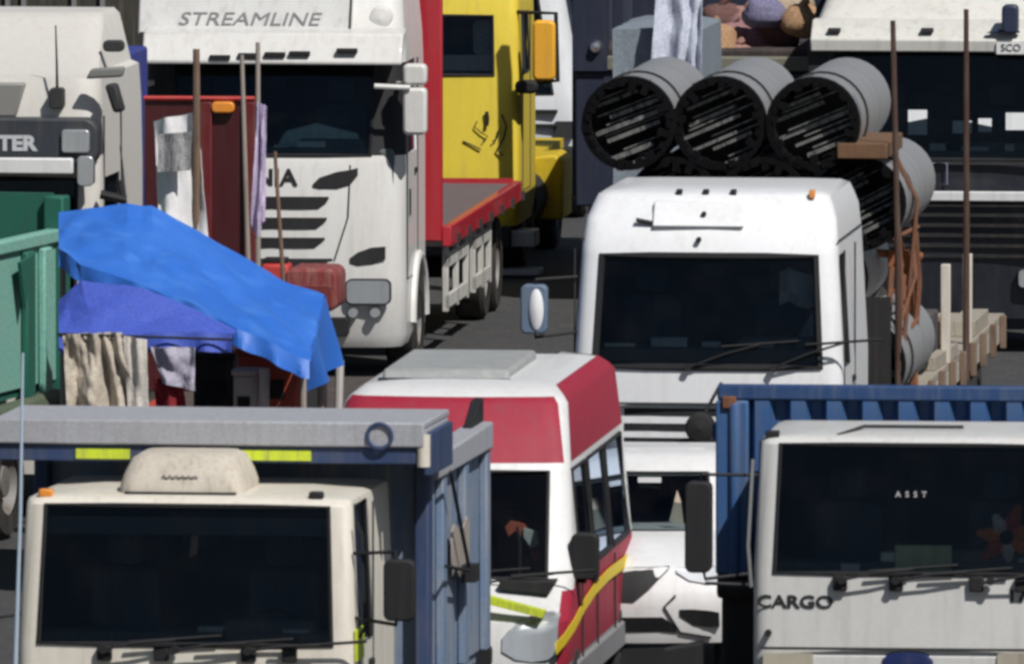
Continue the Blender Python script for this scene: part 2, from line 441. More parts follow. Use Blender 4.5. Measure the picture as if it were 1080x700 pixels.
def mirror(V, x0, x1, z0, z1, y, arms, mat=black, depth=.12, face=None):
    """a tall mirror housing facing forward and the arms that carry it"""
    m = MB().prism(rbox(x0, x1, z0, z1, min(.05, (x1 - x0) * .35)), y, y + depth)
    o = m.build('mirror', mat, V.root, bevel=.015)
    MB().prism(rbox(x0 + .02, x1 - .02, z0 + .03, z1 - .03, .03), y + depth, y + depth + .006).build('mirror_glass', chrome, o)
    for P in arms: MB().tube(P, .014, 6).build('mirror_arm', black, o)
    return o
def lamp(V, x, y, z, w_, h, mat=lens_m, name='headlight'):
    o = MB().prism(rbox(x - w_ / 2, x + w_ / 2, z - h / 2, z + h / 2, min(w_, h) * .25), y - .03, y + .05).build(name, black, V.root, bevel=.01)
    MB().prism(rbox(x - w_ / 2 + .015, x + w_ / 2 - .015, z - h / 2 + .015, z + h / 2 - .015, min(w_, h) * .2), y - .036, y - .028).build('lens', mat, o)
    return o

# ================================================================== 1. tipper truck, front left
V = Veh('tipper_truck', 193, 116, 7.5, 'cream cab tipper lorry with blue body, grey canopy and roof air conditioner', 'truck')
R = V.root
dustblue = paint('tipper_blue', (0.15, 0.215, 0.32), .5, .9, (.30, .30, .31), 2.0, var=.08)
navy = paint('tipper_navy', (0.022, 0.045, 0.12), .5, .35, (.12, .12, .12))
canopy_grey = paint('canopy_grey', (0.36, 0.37, 0.40), .5, .3, (.22, .2, .18), 3, var=.12)
lime = paint('reflective_lime', (0.60, 0.72, 0.03), .4, .6, (.25, .26, .1), 5)
wsb, wst, edge, top = V.z(684), V.z(539), V.z(522, .2), V.z(508, .8)
HW = 1.165
S = cab(V, HW, .45, .85, 1.1, wsb, wst, wst + .035, wst + .06, cream, length=2.05, rake=.12, cr=.03, tumble=.04, side=(.34, .9))
x0, zt = V.p(130, 522, .6); x1, _ = V.p(262, 522, .6); zt = wst + .06
ztop = V.z(478, .6)
ac = MB()
for k, (zz, ins, f) in enumerate([(zt - .02, .0, 0), (zt + .06, .0, .01), (zt + .14, .025, .05), (ztop - .05, .07, .13), (ztop - .02, .12, .2)]):
    pts = rbox(x0 + ins, x1 - ins, .35 + f, 1.2 - ins, .12, 5)
    for (a, b) in pts: ac.v.append(Vector((a, b, zz)))
n = 24
for k in range(4):
    for i in range(n): ac.face((k * n + i, k * n + (i + 1) % n, (k + 1) * n + (i + 1) % n, (k + 1) * n + i))
ac.face([4 * n + i for i in range(n)])
aco = ac.build('air_conditioner', paint('ac_plastic', (0.55, 0.50, 0.42), .6, .5, (.3, .25, .2), 4), R)
MB().box(x0 + .05, x1 - .05, .33, 1.1, zt - .03, zt + .02).build('base_grille', black, aco)
m = MB(); c0 = (x0 + x1) / 2
m.tube([(c0 - .13 + k * .013, .375 - .0 * k, zt + .12 + .014 * math.sin(k * 1.9) * (1 - k / 30)) for k in range(20)], .005, 5)
m.build('badge_script', trim, aco)
for px in (47, 332):
    xx, _ = V.p(px, 530, .2)
    o = MB().box(xx - .05, xx + .05, .24, .32, wst + .04, wst + .1); o.build('marker_lamp', amber if px < 100 else black, R, bevel=.015)
# side frame of the cab door seen from the front: reflector and grab rail
xx, zz = V.p(394, 677, .3)
MB().box(HW - .004, HW + .012, .12, .5, zz - .12, zz + .1).build('reflector', lime, R, bevel=.004)
MB().tube([(HW + .02, .2, wsb + .05), (HW + .06, .18, wsb + .12), (HW + .04, .18, wst - .18), (HW, .2, wst - .1)], .013, 6).build('grab_rail', black, R)
for px, a in ((110, 8), (185, 6), (262, 5), (300, 5)):
    if px == 110 or px == 185 or px == 262:
        xx, _ = V.p(px, 690, 0); wiper(V, xx, wsb - .03, -.02, .5, a)
for px in (110, 170, 262, 305):
    xx, _ = V.p(px, 690, 0); MB().box(xx - .05, xx + .05, -.02, .05, wsb - .11, wsb - .01).build('cowl_vent', black, R, bevel=.01)
MB().prism(rbox(-HW + .1, HW - .1, .86, 1.08, .05), -.03, .06).build('grille', black, R, bevel=.01)
for sx in (-1, 1): lamp(V, sx * .85, -.02, .65, .4, .2)
x0, z1 = V.p(404, 590, -.05); x1, z0 = V.p(437, 655, -.05)
mirror(V, x0, x1, z0, z1, -.05, [[(HW - .02, .2, z0 + .0), (x0 + .08, .02, z0 - .03), (x0 + .08, .02, z0 + .1)], [(HW - .02, .2, z1 + .02), (x0 + .08, .02, z1 + .05), (x0 + .08, .02, z1 - .1)]])
mirror(V, -x1, -x0, z0, z1, -.05, [[(-HW + .02, .2, z0), (-x0 - .08, .02, z0 - .03), (-x0 - .08, .02, z0 + .1)]])
# whip aerial on the near side corner of the cab
p0 = V.p(16, 705, -.1); p1 = V.p(24, 372, -.1)
MB().tube([(p0[0] + .03, -.0, .6), (p0[0], -.1, p0[1]), ((p0[0] + p1[0]) / 2 + .01, -.1, (p0[1] + p1[1]) / 2), (p1[0], -.1, p1[1])], [.016, .016, .012, .009], 6).build('aerial', paint('pale_blue_rod', (.42, .52, .62), .4, .1), R)
# items behind the glass
MB().prism([(.0, wst - .36), (.06, wst - .34), (.07, wst - .2), (.02, wst - .18)], .24, .26).build('hanging_charm', paint('charm_tan', (.5, .3, .2)), R, bevel=.01)
m = MB(); m.box(.18, .5, .22, .42, wsb + .01, wsb + .045); m.box(.6, .9, .25, .4, wsb + .01, wsb + .03)
m.build('dashboard_papers', paint('paper', (.8, .85, .8), .8, .2), R)
MB().prism(rbox(-HW + .12, HW - .12, wst - .2, wst - .08, .03), .2, .215).build('sun_strip', paint('tinted_strip', (.06, .08, .1), .4, .2), R)
# tipper body
BY0, BY1 = 2.35, 6.2
zt = V.z(505, BY0) ; zc1 = V.z(437, 1.2); 
BW = V.p(444, 560, BY0)[0]
BY1 = V.q(519, 470, BW + .1)[0]
b = MB()
b.box(-BW, BW, BY0, BY0 + .06, 1.15, zt + .25); b.box(-BW, BW, BY0, BY1, 1.1, 1.18)
body = b.build('tipper_body', dustblue, R, bevel=.01)
for sx in (-1, 1):
    m = MB(); xs = sx * BW
    m.box(xs - .03, xs + .03, BY0 + .07, BY1, 1.19, zt)
    y = BY0 + .5
    while y < BY1 - .1:
        m.box(xs + (.031 if sx > 0 else -.09), xs + (.09 if sx > 0 else -.031), y, y + .2, 1.2, zt - .02); y += 1.15
    m.build('side_wall', dustblue, R, bevel=.012)
    m = MB(); m.xprism([(BY0 + .1, zt - .02), (BY1, zt - .02), (BY1, zt + .17), (BY0 + .1, zt + .14)], xs - .07, xs + .11)
    m.build('top_rail', canopy_grey, R, bevel=.015)
m = MB(); m.xprism([(BY1 - .6, zt + .17), (BY1, zt + .17), (BY1, zt + .34), (BY1 - .2, zt + .33)], BW - .03, BW + .04)
m.build('tailboard_hinge', black, R, bevel=.01)
MB().box(-BW, BW, BY1 - .08, BY1 - .01, 1.2, zt).build('tailboard', dustblue, R, bevel=.01)
for sx in (-1, 1):
    MB().box(sx * (BW + .02) - .055, sx * (BW + .02) + .055, BY0 - .12, BY0 + .06, .8, zt + .12).build('corner_post', navy, R, bevel=.02)
cw = V.p(447, 450, 1.1)[0]
zb = V.z(473, 1.1); zc = V.z(447, 1.1); zn = V.z(491, 1.1)
m = MB(); m.box(-cw, cw, 1.1, 1.16, zb, zc); m.box(-cw, cw, 1.16, BY0 + .05, zc - .05, zc)
m.prism([(-cw, zb), (-cw + .05, zb), (-cw + .05, zc - .05), (-cw, zc - .05)], 1.17, BY0); m.prism([(cw - .05, zb), (cw, zb), (cw, zc - .05), (cw - .05, zc - .05)], 1.17, BY0)
can = m.build('canopy', canopy_grey, R, bevel=.012)
MB().box(-cw + .01, cw - .06, 1.13, 1.2, zn, zb - .003).build('canopy_lip', navy, R, bevel=.008)
for a, c in ((80, 137), (235, 328)):
    xa, _ = V.p(a, 485, 1.12); xb, _ = V.p(c, 485, 1.12); za = V.z(491, 1.12); zz = V.z(476, 1.12)
    MB().box(xa, xb, 1.115, 1.128, za + .02, zz - .01).build('reflective_strip', lime, R)
ex, ez = V.p(400, 460, 1.08); pts = [(ex + .085 * math.cos(t / 20 * 2 * math.pi), 1.09, ez + .085 * math.sin(t / 20 * 2 * math.pi)) for t in range(20)]
MB().tube(pts, .014, 6, closed=True).build('ring_emblem', navy, can)
bx, bz = V.p(448, 473, 1.2)
MB().lathe([(.0, bz - .12), (.045, bz - .12), (.045, bz + .1), (.0, bz + .1)], 'z', (bx + .0, 1.15, 0), 14).build('work_lamp', cream, R)
MB().box(bx - .02, bx + .04, 1.3, BY0, zt + .1, zt + .4).build('canopy_bracket', navy, R, bevel=.01)
# stay rods and a dusty lamp box on the side wall
def on_side(px, py, off): y, z = V.q(px, py, BW + off); return (BW + off, y, z)
m = MB(); m.tube([(BW + .16, BY0 + .35, zt + .02), (BW + .16, BY0 + 1.3, zt - .72)], .014, 6); m.tube([(BW + .16, BY0 + .1, zt - .62), (BW + .16, BY0 + 1.3, zt - .75)], .014, 6)
m.box(BW + .1, BW + .2, BY0 + 1.35, BY0 + 1.6, zt - .84, zt - .72)
m.build('sheet_rod', black, R)
m = MB(); m.grid([[(BW + .1, BY0 + .9 + .13 * i, zt - .62 + .1 * j + .05 * math.sin(i * 1.3)) for i in range(8)] for j in (-1.4, 0, 1.7)])
m.build('canvas_flap', paint('dusty_canvas', (.33, .29, .25), .9, .5), R, solid=.012)
chassis(V, .3, 5.4, (1.0, 4.2), .52, 1.15)

# ================================================================== 2. lorry with the blue tipper, front right
V = Veh('flat_nosed_truck', 965, 121.6, 5.5, 'pale grey flat fronted lorry lettered CARGO, ribbed blue body behind its cab', 'truck')
R = V.root
wsb, wst = V.z(602), V.z(468)
S = cab(V, HW, .45, .8, V.z(680), wsb, wst, wst + .035, wst + .06, greywhite, length=1.75, rake=.12, cr=.03, tumble=.04)
MB().box(-HW + .06, HW - .06, -.028, .0, V.z(680) - .012, V.z(680) + .006).build('panel_gap', trim, R)
tx, tz = V.p(838, 635); text('lettering', 'CARGO', .125, black, R, (tx, 0, tz), sx=1.25, offset=.003, shell=S)
tx, tz = V.p(1062, 629); text('lettering', '1722', .12, black, R, (tx, 0, tz), align='LEFT', sx=1.15, offset=.003, shell=S)
tx, tz = V.p(810, 667); MB().lathe([(0, -.02), (.025, -.02), (.025, .04), (0, .04)], 'y', (tx, 0, tz), 12).build('lock', black, R)
ex, ez = V.p(957, 698)
m = MB().lathe([(0, -.02), (.1, -.015), (.12, .03)], 'y', (0, 0, 0), 28)
o = m.build('oval_emblem', paint('emblem_blue', (.008, .02, .10), .3, .1), R, loc=(ex, -.02, ez)); o.scale = (1.7, 1, .7)
m = MB().prism(rbox(-HW + .14, HW - .14, .84, V.z(680) - .05, .04), -.012, .05); m.build('grille', greywhite, R, bevel=.01)
for a, c in ((805, 858), (1052, 1090)):
    xa, za = V.p(a, 688); xb, zb = V.p(c, 702)
    o = MB().prism(rbox(xa, xb, zb - .1, za, .02), -.03, .0).build('number_panel', paint('buff_plate', (.42, .38, .3), .6, .4), R)
for sx in (-1, 1): lamp(V, sx * .85, -.02, .62, .42, .2)
for px, a in ((888, 9), (945, 7), (1045, 6)):
    xx, _ = V.p(px, 612); wiper(V, xx, wsb - .04, -.02, .52, a)
for px in (886, 945, 1030, 1078):
    xx, _ = V.p(px, 612); MB().box(xx - .05, xx + .05, -.025, .04, wsb - .12, wsb - .01).build('cowl_vent', black, R, bevel=.01)
text('sticker_lettering', 'A  S  S  T', .058, paint('sticker_white', (.5, .5, .5), .6, .05), R, (V.p(960, 519)[0], .085, V.z(519)), offset=.001)
xa, za = V.p(944, 574, .2); xb, zb = V.p(1004, 600, .2)
MB().box(xa, xb, .16, .2, wsb - .0, za).build('dashboard_card', paint('green_card', (.75, .82, .5), .8, .3), R, bevel=.01)
xa, za = V.p(897, 590, .2)
MB().box(xa - .07, xa + .07, .16, .3, wsb - .02, wsb + .06).build('dashboard_papers', white, R, bevel=.01)
m = MB(); m.tube([(V.p(880, 455)[0], .3, wst + .055), (V.p(905, 448)[0], .6, wst + .1), (V.p(1010, 444)[0], .6, wst + .1)], .014, 6)
m.build('roof_aerial', trim, R)
MB().box(V.p(812, 0)[0] - .05, V.p(812, 0)[0] + .05, .24, .32, wst + .03, wst + .09).build('marker_lamp', black, R, bevel=.01)
MB().tube([(-HW - .01, .02, wsb - .1), (-HW - .03, .0, wsb + .2), (-HW + .0, .05, wst - .1)], .014, 6).build('grab_rail', steel, R)
x0, z1 = V.p(722, 508, -.1); x1, z0 = V.p(750, 604, -.1)
mirror(V, x0, x1, z0, z1, -.1, [[(-HW + .02, .2, z0 - .02), (x1 - .05, .0, z0 - .05), (x1 - .08, -.03, z0 + .1)], [(-HW + .02, .2, z1 + .03), (x1 - .08, -.03, z1 + .05), (x1 - .08, -.03, z1 - .1)], [(-HW - .02, .1, z0 - .1), (x1 - .05, .0, z0 - .08)]], depth=.16)
mirror(V, -x1, -x0, z0, z1, -.1, [[(HW - .02, .2, z0), (-x1 + .08, -.0, z0 - .03), (-x1 + .08, -.03, z0 + .1)]], depth=.16)
cont = paint('container_blue', (0.035, 0.10, 0.25), .45, .5, (.1, .12, .15), 3, var=.06)
Y0, Y1 = 2.0, 5.6
zt = V.z(404, Y0); zr = V.z(420, Y0); xl = V.p(755, 450, Y0)[0]; BW = -xl; zlow = V.z(603, Y0)
zo = zlow
m = MB(); x = -BW + .24; first = True; pts = []
pitch_ = .262
while x < BW - .2:
    pts += [(x, Y0 + .1), (x + .045, Y0 + .0), (x + .15, Y0 + .0), (x + .19, Y0 + .1)]; x += pitch_
m.grid([[(a, b, zo) for a, b in pts], [(a, b, zr) for a, b in pts]])
body = m.build('front_panel', cont, R, solid=.01, angle=20)
m = MB(); m.box(-BW + .01, BW - .01, Y0 - .01, Y0 + .12, zr - .0, zt); o = m.build('top_rail', paint('rail_blue', (.014, .05, .15), .4, .4, (.1, .13, .18), 3), R, bevel=.015)
m = MB(); m.box(-BW, BW, Y0 + .12, Y1, zo - .14, zo - .01); m.build('body_floor', chassis_m, R)
for sx in (-1, 1):
    m = MB(); m.box(sx * BW - (.0 if sx < 0 else .24), sx * BW + (.24 if sx < 0 else .0), Y0 - .03, Y0 + .14, zo - .0, zr - .002)
    m.tube([(sx * (BW - .14), Y0 - .03, zo), (sx * (BW - .14), Y0 - .03, zr - .02)], .045, 8)
    m.build('corner_post', cont, R, bevel=.02)
    m = MB(); pts = []; y = Y0 + .15
    while y < Y1 - .2:
        pts += [(sx * (BW - .01), y), (sx * (BW - .05), y + .07), (sx * (BW - .05), y + .15), (sx * (BW - .01), y + .22)]; y += .28
    m.grid([[(a, b, zo) for a, b in pts], [(a, b, zr - .3) for a, b in pts]])
    m.box(sx * BW - .04, sx * BW + .04, Y0 + .15, Y1, zr - .3, zt - .3)
    m.build('side_wall', cont, R, solid=.01, angle=20)
    bxx = MB().box(sx * (BW - .1) - .05, sx * (BW - .1) + .05, Y0 - .06, Y0 - .01, zr - .06, zr + .03).build('hinge', rust, R, bevel=.01)
MB().box(-BW + .05, BW - .05, Y1 - .1, Y1, zo, zr - .3).build('tailboard', cont, R)
m = MB(); m.box(-BW + .05, BW - .05, Y0 - .1, Y0 + .4, .75, zo - .15); m.tube([(-BW + .02, Y0 - .12, zo - .1), (-BW + .3, Y0 - .12, zo - .1)], .07, 10)
m.build('tank', chassis_m, R, bevel=.03)
chassis(V, .3, 5.5, (1.0, 4.4), .52, 1.15)

# ================================================================== 3. red and white minibus
V = Veh('minibus', 455, 126, 6, 'white minibus with crimson roof band, crimson sides and wavy yellow stripe', 'van')
R = V.root
crim = paint('crimson_paint', (0.33, 0.012, 0.036), .45, .35, (.22, .05, .07), 2.5)
zb = V.z(610, .75); zw = V.z(497, 1.2); zc = V.z(420, 1.42); 
zroof = V.z(410, 1.55)
U = [-1, -.965, -.45, 0, .45, .965, 1]
L_ = 5.3
rings = [(.35, .08, .08, .94, .2, L_), (.62, .0, .08, .98, .22, L_), (.95, .05, .08, .99, .24, L_), (zb - .22, .22, .1, .98, .24, L_), (zb - .08, .5, .1, .975, .25, L_),
         (zb, .72, .1, .97, .17, L_), (zw, 1.15, .09, .90, .13, L_), (zw + .06, 1.19, .08, .895, .14, L_), (zc - .05, 1.45, .07, .84, .2, L_), (zc, 1.53, .07, .80, .2, L_ - .05), (zroof, 1.75, .06, .72, .2, L_ - .15), (zroof + .03, 2.1, .05, .45, .2, L_ - .5)]
S = Shell(rings, U, [1.35, 2.35, 2.5, 3.7, 3.8, 5.05])
F = ['F1', 'F2', 'F3', 'F4']; SD = ['S%d' % i for i in range(1, 7)]; TD = ['T%d' % i for i in range(1, 7)]
winkeys = S.keys(5, 6, ['S1', 'S3', 'S5', 'T1', 'T3', 'T5'])
lowred = S.keys(1, 4, ['R2', 'R3', 'L2', 'L3']) + S.keys(1, 5, ['S%d' % i for i in range(0, 7)] + ['T%d' % i for i in range(0, 7)])
topred = S.keys(7, 9, ['F%d' % i for i in range(6)] + ['L0', 'L1', 'L2', 'R0', 'R1']) + S.keys(7, 10, SD + TD)
greyl = S.keys(0, 1, S.seg)
S.build('body', [white, crim, paint('bumper_grey', (.22, .22, .23), .6, .3), black], R, S.keys(5, 6, F) + winkeys, [(1, topred), (1, lowred), (2, greyl), (3, S.keys(5, 6, ['S2', 'S4', 'T2', 'T4']))])
gw = S.patch('windscreen', gls, R, S.keys(5, 6, F), -.012)
MB().tube(S.outline(5, 6, F), .016, 6, closed=True).build('windscreen_seal', black, gw)
for sgs in (['S1'], ['S3'], ['S5'], ['T1'], ['T3'], ['T5']):
    o = S.patch('side_window', gls_side, R, S.keys(5, 6, sgs), -.008)
    MB().tube(S.outline(5, 6, sgs), .02, 6, closed=True).build('window_seal', black, o)
# yellow wave along both flanks
yel = paint('yellow_tape', (0.85, 0.62, 0.01), .4, .08)
for sx in (-1, 1):
    m = MB(); rows = ([], [])
    wave = [V.q(*c, 1.0) for c in ((586, 684), (596, 673), (606, 658), (616, 638), (628, 620), (642, 605), (662, 590))]
    for i in range(41):
        t = i / 40 * (len(wave) - 1); k = min(int(t), len(wave) - 2); t -= k
        y = wave[k][0] * (1 - t) + wave[k + 1][0] * t; zc_ = wave[k][1] * (1 - t) + wave[k + 1][1] * t
        x = sx * 1.0
        rows[0].append((x + sx * .004, y, zc_ - .045)); rows[1].append((x + sx * .004 , y, zc_ + .045))
    m.grid(rows); m.build('wave_stripe', yel, R, solid=.006)
    for y in (1.3, 2.42, 3.75): MB().tube([(sx * 1.0, y, .55), (sx * .995, y, zb - .05)], .008, 5).build('door_seam', trim, R)
    m = MB(); m.box(sx * .98 - .03, sx * .98 + .03, .95, 5.2, .4, .6); m.build('sill_trim', paint('bumper_grey', (.2, .2, .2)), R, bevel=.02)
    MB().box(sx * 1.0 - .02, sx * 1.0 + .02, 2.15, 2.3, 1.08, 1.13).build('door_handle', black, R, bevel=.01)
# lime stripe on bonnet
for sx in (-1, 1):
    S_pts = [(.15, .16), (.45, .13), (.72, .1)]
    m = MB(); m.prism([(sx * .2, 1.14), (sx * .82, .99), (sx * .84, 1.04), (sx * .2, 1.2)], .05, .2)
    m.build('bonnet_stripe', lime, R)
    q5 = [V.p(*q, .1) for q in ((528, 672), (560, 662), (590, 668), (590, 704), (528, 704))]
    conf(S, [(.52, .74, .84), (.62, .68, .96), (.74, .66, 1.0), (.86, .68, 1.02), (.93, .74, 1.0)], 'headlight', lens_m, R, off=.012, mirror=sx < 0)
MB().prism(rbox(-.45, .45, .62, .8, .05), -.03, .1).build('grille', black, R, bevel=.01)
MB().prism(rbox(-.3, .3, .86, .98, .03), .0, .1).build('grille_bar', black, R, bevel=.01)
m = MB(); xx, zz = V.p(556, 618, .6); m.prism([(xx - .2, zz - .02), (xx + .17, zz - .05), (xx + .22, zz + .05), (xx - .2, zz + .05)], .5, .75); m.build('cowl_vent', black, R, bevel=.01)
wiper(V, -.2, zb - .02, .66, .55, 8); wiper(V, .35, zb - .02, .66, .5, 8)
# roof hatch
m = MB().xprism([(2.2, zroof + .0), (4.3, zroof + .0), (4.25, zroof + .1), (2.3, zroof + .09)], -.62, .34)
ro = m.build('roof_hatch', paint('hatch_grey', (.30, .31, .31), .5, .5, (.42, .42, .4)), R, bevel=.03)
MB().box(-.64, .36, 2.14, 2.2, zroof - .02, zroof + .03).build('hatch_seal', black, ro)
x0, z1 = V.p(601, 563, .9); x1, z0 = V.p(630, 612, .9)
mirror(V, x0, x1, z0, z1, .95, [[(.95, 1.2, z0 + .03), (x0 + .05, 1.05, z0 + .03)], [(.93, 1.2, z0 - .03), (x0 + .1, 1.05, z0 - .02)]], depth=.14)
mirror(V, -x1, -x0, z0, z1, .95, [[(-.95, 1.2, z0 + .03), (-x0 - .05, 1.05, z0 + .03)]], depth=.14)
d = MB().prism(rbox(-.85, .85, zb - .3, zb - .04, .06), .95, 1.4).build('dashboard', dash, R, bevel=.04)
for sx in (-1, 1):
    MB().prism(rbox(sx * .5 - .24, sx * .5 + .24, zb - .3, zb + .4, .1), 2.0, 2.12).build('seat', inside, R, bevel=.03)
for y in (3.2, 4.3):
    MB().prism(rbox(-.85, .85, zb - .3, zb + .35, .1), y, y + .12).build('seat_row', inside, R, bevel=.03)
for y in (.95, 4.4):
    for sx in (-1, 1): wheel(R, sx * .88, y, .36, .22, side=sx)
MB().box(-.9, .9, .3, L_ - .2, .3, .36).build('floor_pan', chassis_m, R)
VAN = V; VANZB = zb

# ================================================================== 4. white pickup
V = Veh('pickup_truck', 655, 130.2, 5.5, 'white pickup squeezed between the minibus and the ribbed blue truck body', 'pickup')
R = V.root
zb = V.z(558, 1.25); zw = V.z(497, 1.75); zr = V.z(480, 2.0)
zh = V.z(598, .12)
rings = [(.42, .1, .1, .84, .22, 5.1), (.7, .0, .1, .9, .25, 5.15), (zh - .16, .02, .12, .91, .26, 5.15), (zh, .08, .12, .9, .28, 5.15), (zh + .06, .25, .1, .89, .26, 5.15), (zb, 1.15, .1, .86, .2, 5.1)]
U = [-1, -.9, -.45, 0, .45, .9, 1]
S = Shell(rings, U, [1.4, 2.5, 3.5])
S.build('body', [white], R); SBODY = S
rings = [(zb - .08, 1.1, .12, .84, .18, 3.5), (zb, 1.2, .12, .83, .18, 3.45), (zw, 1.72, .1, .73, .16, 3.3), (zr, 1.9, .08, .68, .16, 3.2), (zr + .035, 2.1, .06, .55, .14, 3.0)]
S = Shell(rings, U, [1.95, 2.6, 2.7, 3.2]); F = ['F1', 'F2', 'F3', 'F4']
S.build('cabin', [white], R, S.keys(1, 2, F + ['S1', 'S3', 'T1', 'T3']))
gw = S.patch('windscreen', gls, R, S.keys(1, 2, F), -.01); MB().tube(S.outline(1, 2, F), .014, 6, closed=True).build('windscreen_seal', black, gw)
for sg in ('S1', 'S3', 'T1', 'T3'): S.patch('side_window', gls_side, R, S.keys(1, 2, [sg]), -.01)
MB().prism(rbox(-.75, .75, zb - .2, zb - .02, .05), 1.4, 1.8).build('dashboard', dash, R, bevel=.03)
for sx in (-1, 1): MB().prism(rbox(sx * .4 - .22, sx * .4 + .22, zb - .3, zb + .38, .1), 2.3, 2.42).build('seat', inside, R, bevel=.03)
def P(px, py): return V.p(px, py, .0)
SB = SBODY
def C(*q): return [(P(a, c)[0], P(a, d)[1], P(a, c)[1]) for a, c, d in q]
conf(SB, C((606, 600, 612), (616, 600, 628), (640, 600, 636), (668, 599, 635), (684, 599, 622), (704, 598, 601)), 'grille', black, R)
conf(SB, C((604, 652, 668), (655, 651, 667), (698, 651, 667), (712, 661, 668)), 'lower_grille', black, R)
conf(SB, C((600, 685, 705), (655, 685, 705), (700, 684, 705), (740, 676, 705)), 'skid_plate', black, R, off=.01)
bx0 = P(655, 600)[0]
for s_ in (1, -1):
    conf(SB, C((716, 643, 650), (730, 643, 661), (748, 645, 663), (757, 647, 662)), 'fog_lamp_recess', black, R, mirror=s_ < 0)
    conf(SB, C((712, 600, 604), (726, 599, 613), (746, 598, 617), (764, 600, 612)), 'headlight', paint('white_lens', (.62, .64, .67), .15, .05, coat=1), R, off=.012, mirror=s_ < 0)
    MB().tube([(s_ * (x_), SB.yf(x_, z_) - .004, z_) for x_, z_ in [P(712, 628), P(700, 640), P(716, 668), P(748, 674)]], .009, 5).build('bumper_crease', trim, R)
    x, z = P(795, 560)
    MB().prism(rbox(s_ * .97 - .1, s_ * .97 + .1, zb - .02, zb + .14, .04), 1.5, 1.6).build('mirror', white, R, bevel=.02)
xa, za = V.p(686, 505, 1.7); MB().box(xa - .09, xa + .09, 1.62, 1.64, za - .02, za + .02).build('sticker', white, R)
xa, za = V.p(714, 536, 1.5); MB().prism([(xa - .06, za - .1), (xa + .05, za - .12), (xa + .03, za + .05), (xa + .0, za + .14), (xa - .03, za + .02)], 1.5, 1.53).build('paper_cone', paint('beige_paper', (.6, .5, .38)), R)
for y in (.85, 4.1):
    for sx in (-1, 1): wheel(R, sx * .8, y, .38, .25, side=sx)
m = MB(); m.box(-.8, .8, 3.6, 5.0, zb - .32, zb - .25); m.build('load_bed', black, R)

# ================================================================== 5. white high roof tractor in the middle, tube bundles on its trailer
V = Veh('articulated_truck', 745, 139.5, 6, 'white high roofed lorry in the middle, stake trailer of tube bundles behind', 'truck')
R = V.root
wsb, wst = V.z(386), V.z(270); ze = V.z(262)
zt = V.z(203, .5)
HWm = 1.11
U = [-1, -.945, -.5, 0, .5, .945, 1]
Lc = 2.6
rings = [(.45, .05, .05, HWm - .02, .13, Lc), (.85, 0, .05, HWm, .13, Lc), (1.25, .01, .05, HWm, .13, Lc), (wsb - .3, .02, .05, HWm, .13, Lc), (wsb, .03, .06, HWm, .13, Lc), (wst, .16, .06, HWm - .05, .13, Lc),
         (wst + .08, .19, .06, HWm - .055, .12, Lc), (wst + .3, .30, .07, HWm - .08, .12, Lc), (zt - .09, .42, .08, HWm - .12, .13, Lc), (zt - .02, .47, .08, HWm - .15, .14, Lc - .05), (zt + .01, .56, .08, HWm - .22, .15, Lc - .15), (zt + .03, 1.0, .08, HWm - .5, .2, Lc - .4)]
S = Shell(rings, U, [.34, .72]); F = ['F1', 'F2', 'F3', 'F4']
wpaint = paint('white_paint_mid', (0.78, 0.79, 0.80), .32, .14, (.36, .32, .27), coat=.3)
cabm = S.build('cab', [wpaint, black], R, S.keys(4, 5, F + ['S1', 'T1']))
gw = S.patch('windscreen', gls, R, S.keys(4, 5, F), -.012); MB().tube(S.outline(4, 5, F), .03, 6, closed=True).build('windscreen_seal', black, gw)
for sg in ('S1', 'T1'):
    o = S.patch('side_window', gls_side, R, S.keys(4, 5, [sg]), -.012); MB().tube(S.outline(4, 5, [sg]), .014, 6, closed=True).build('window_seal', black, o)
    sx = 1 if sg == 'S1' else -1
    m = MB(); x = sx * (HWm + .002)
    m.tube([(x, .28, wst + .05), (x, .25, 1.0), (x, 1.3, 1.0), (x, 1.3, wst + .05)], .008, 5)
    m.tube([(sx * (HWm - .05), .3, wst + .12), (sx * (HWm - .05), Lc - .1, wst + .12)], .008, 5)
    m.build('door_seam', trim, cabm)
    MB().box(x - .02, x + .02, 1.05, 1.22, wsb - .18, wsb - .13).build('door_handle', black, R, bevel=.01)
seats(V, wsb + .1, HWm, 1.0)
MB().prism(rbox(-HWm + .12, HWm - .12, wsb + .02, wsb + .14, .04), .17, .5).build('dashboard_top', paint('dash_pale', (.16, .16, .15), .8, .2), R, bevel=.02)
wiper(V, -.15, wsb + .0, .02, .62, 18); wiper(V, .55, wsb + .0, .02, .62, 20)
xa, za = V.p(690, 213, .4); xb, zb = V.p(786, 239, .35)
M_ = Matrix.Translation((0, 0, 0))
yz = [( .40, zb), (.53, za), (.49, za + .01), (.36, zb + .01)]
ya, yb_ = S.yf(0, za), S.yf(0, zb); m = MB().xprism([(yb_ + .05, zb), (ya + .05, za), (ya - .035, za + .01), (yb_ - .035, zb + .005)], xa, xb); m.build('roof_hatch', wpaint, R, bevel=.012)
for px, py in ((738, 252), (742, 226)):
    xx, zz = V.p(px, py, .28); MB().lathe([(0, -.06), (.022, -.06), (.022, .03), (0, .03)], 'y', (xx, S.yf(xx, zz), zz), 10).build('roof_stud', black, R)
for px in (718, 746, 775, 858):
    xx, zz = V.p(px, 199, .65); MB().box(xx - .025, xx + .025, .5, .58, zt - .03, zt + .035).build('marker_lamp', amber if px == 858 else black, R, bevel=.01)
xx, zz = V.p(684, 233, .3); MB().tube([(xx - .1, S.yf(0, zz) - .01, zz + .01), (xx + .05, S.yf(0, zz) - .01, zz - .02)], .02, 6).build('aerial_base', black, R)
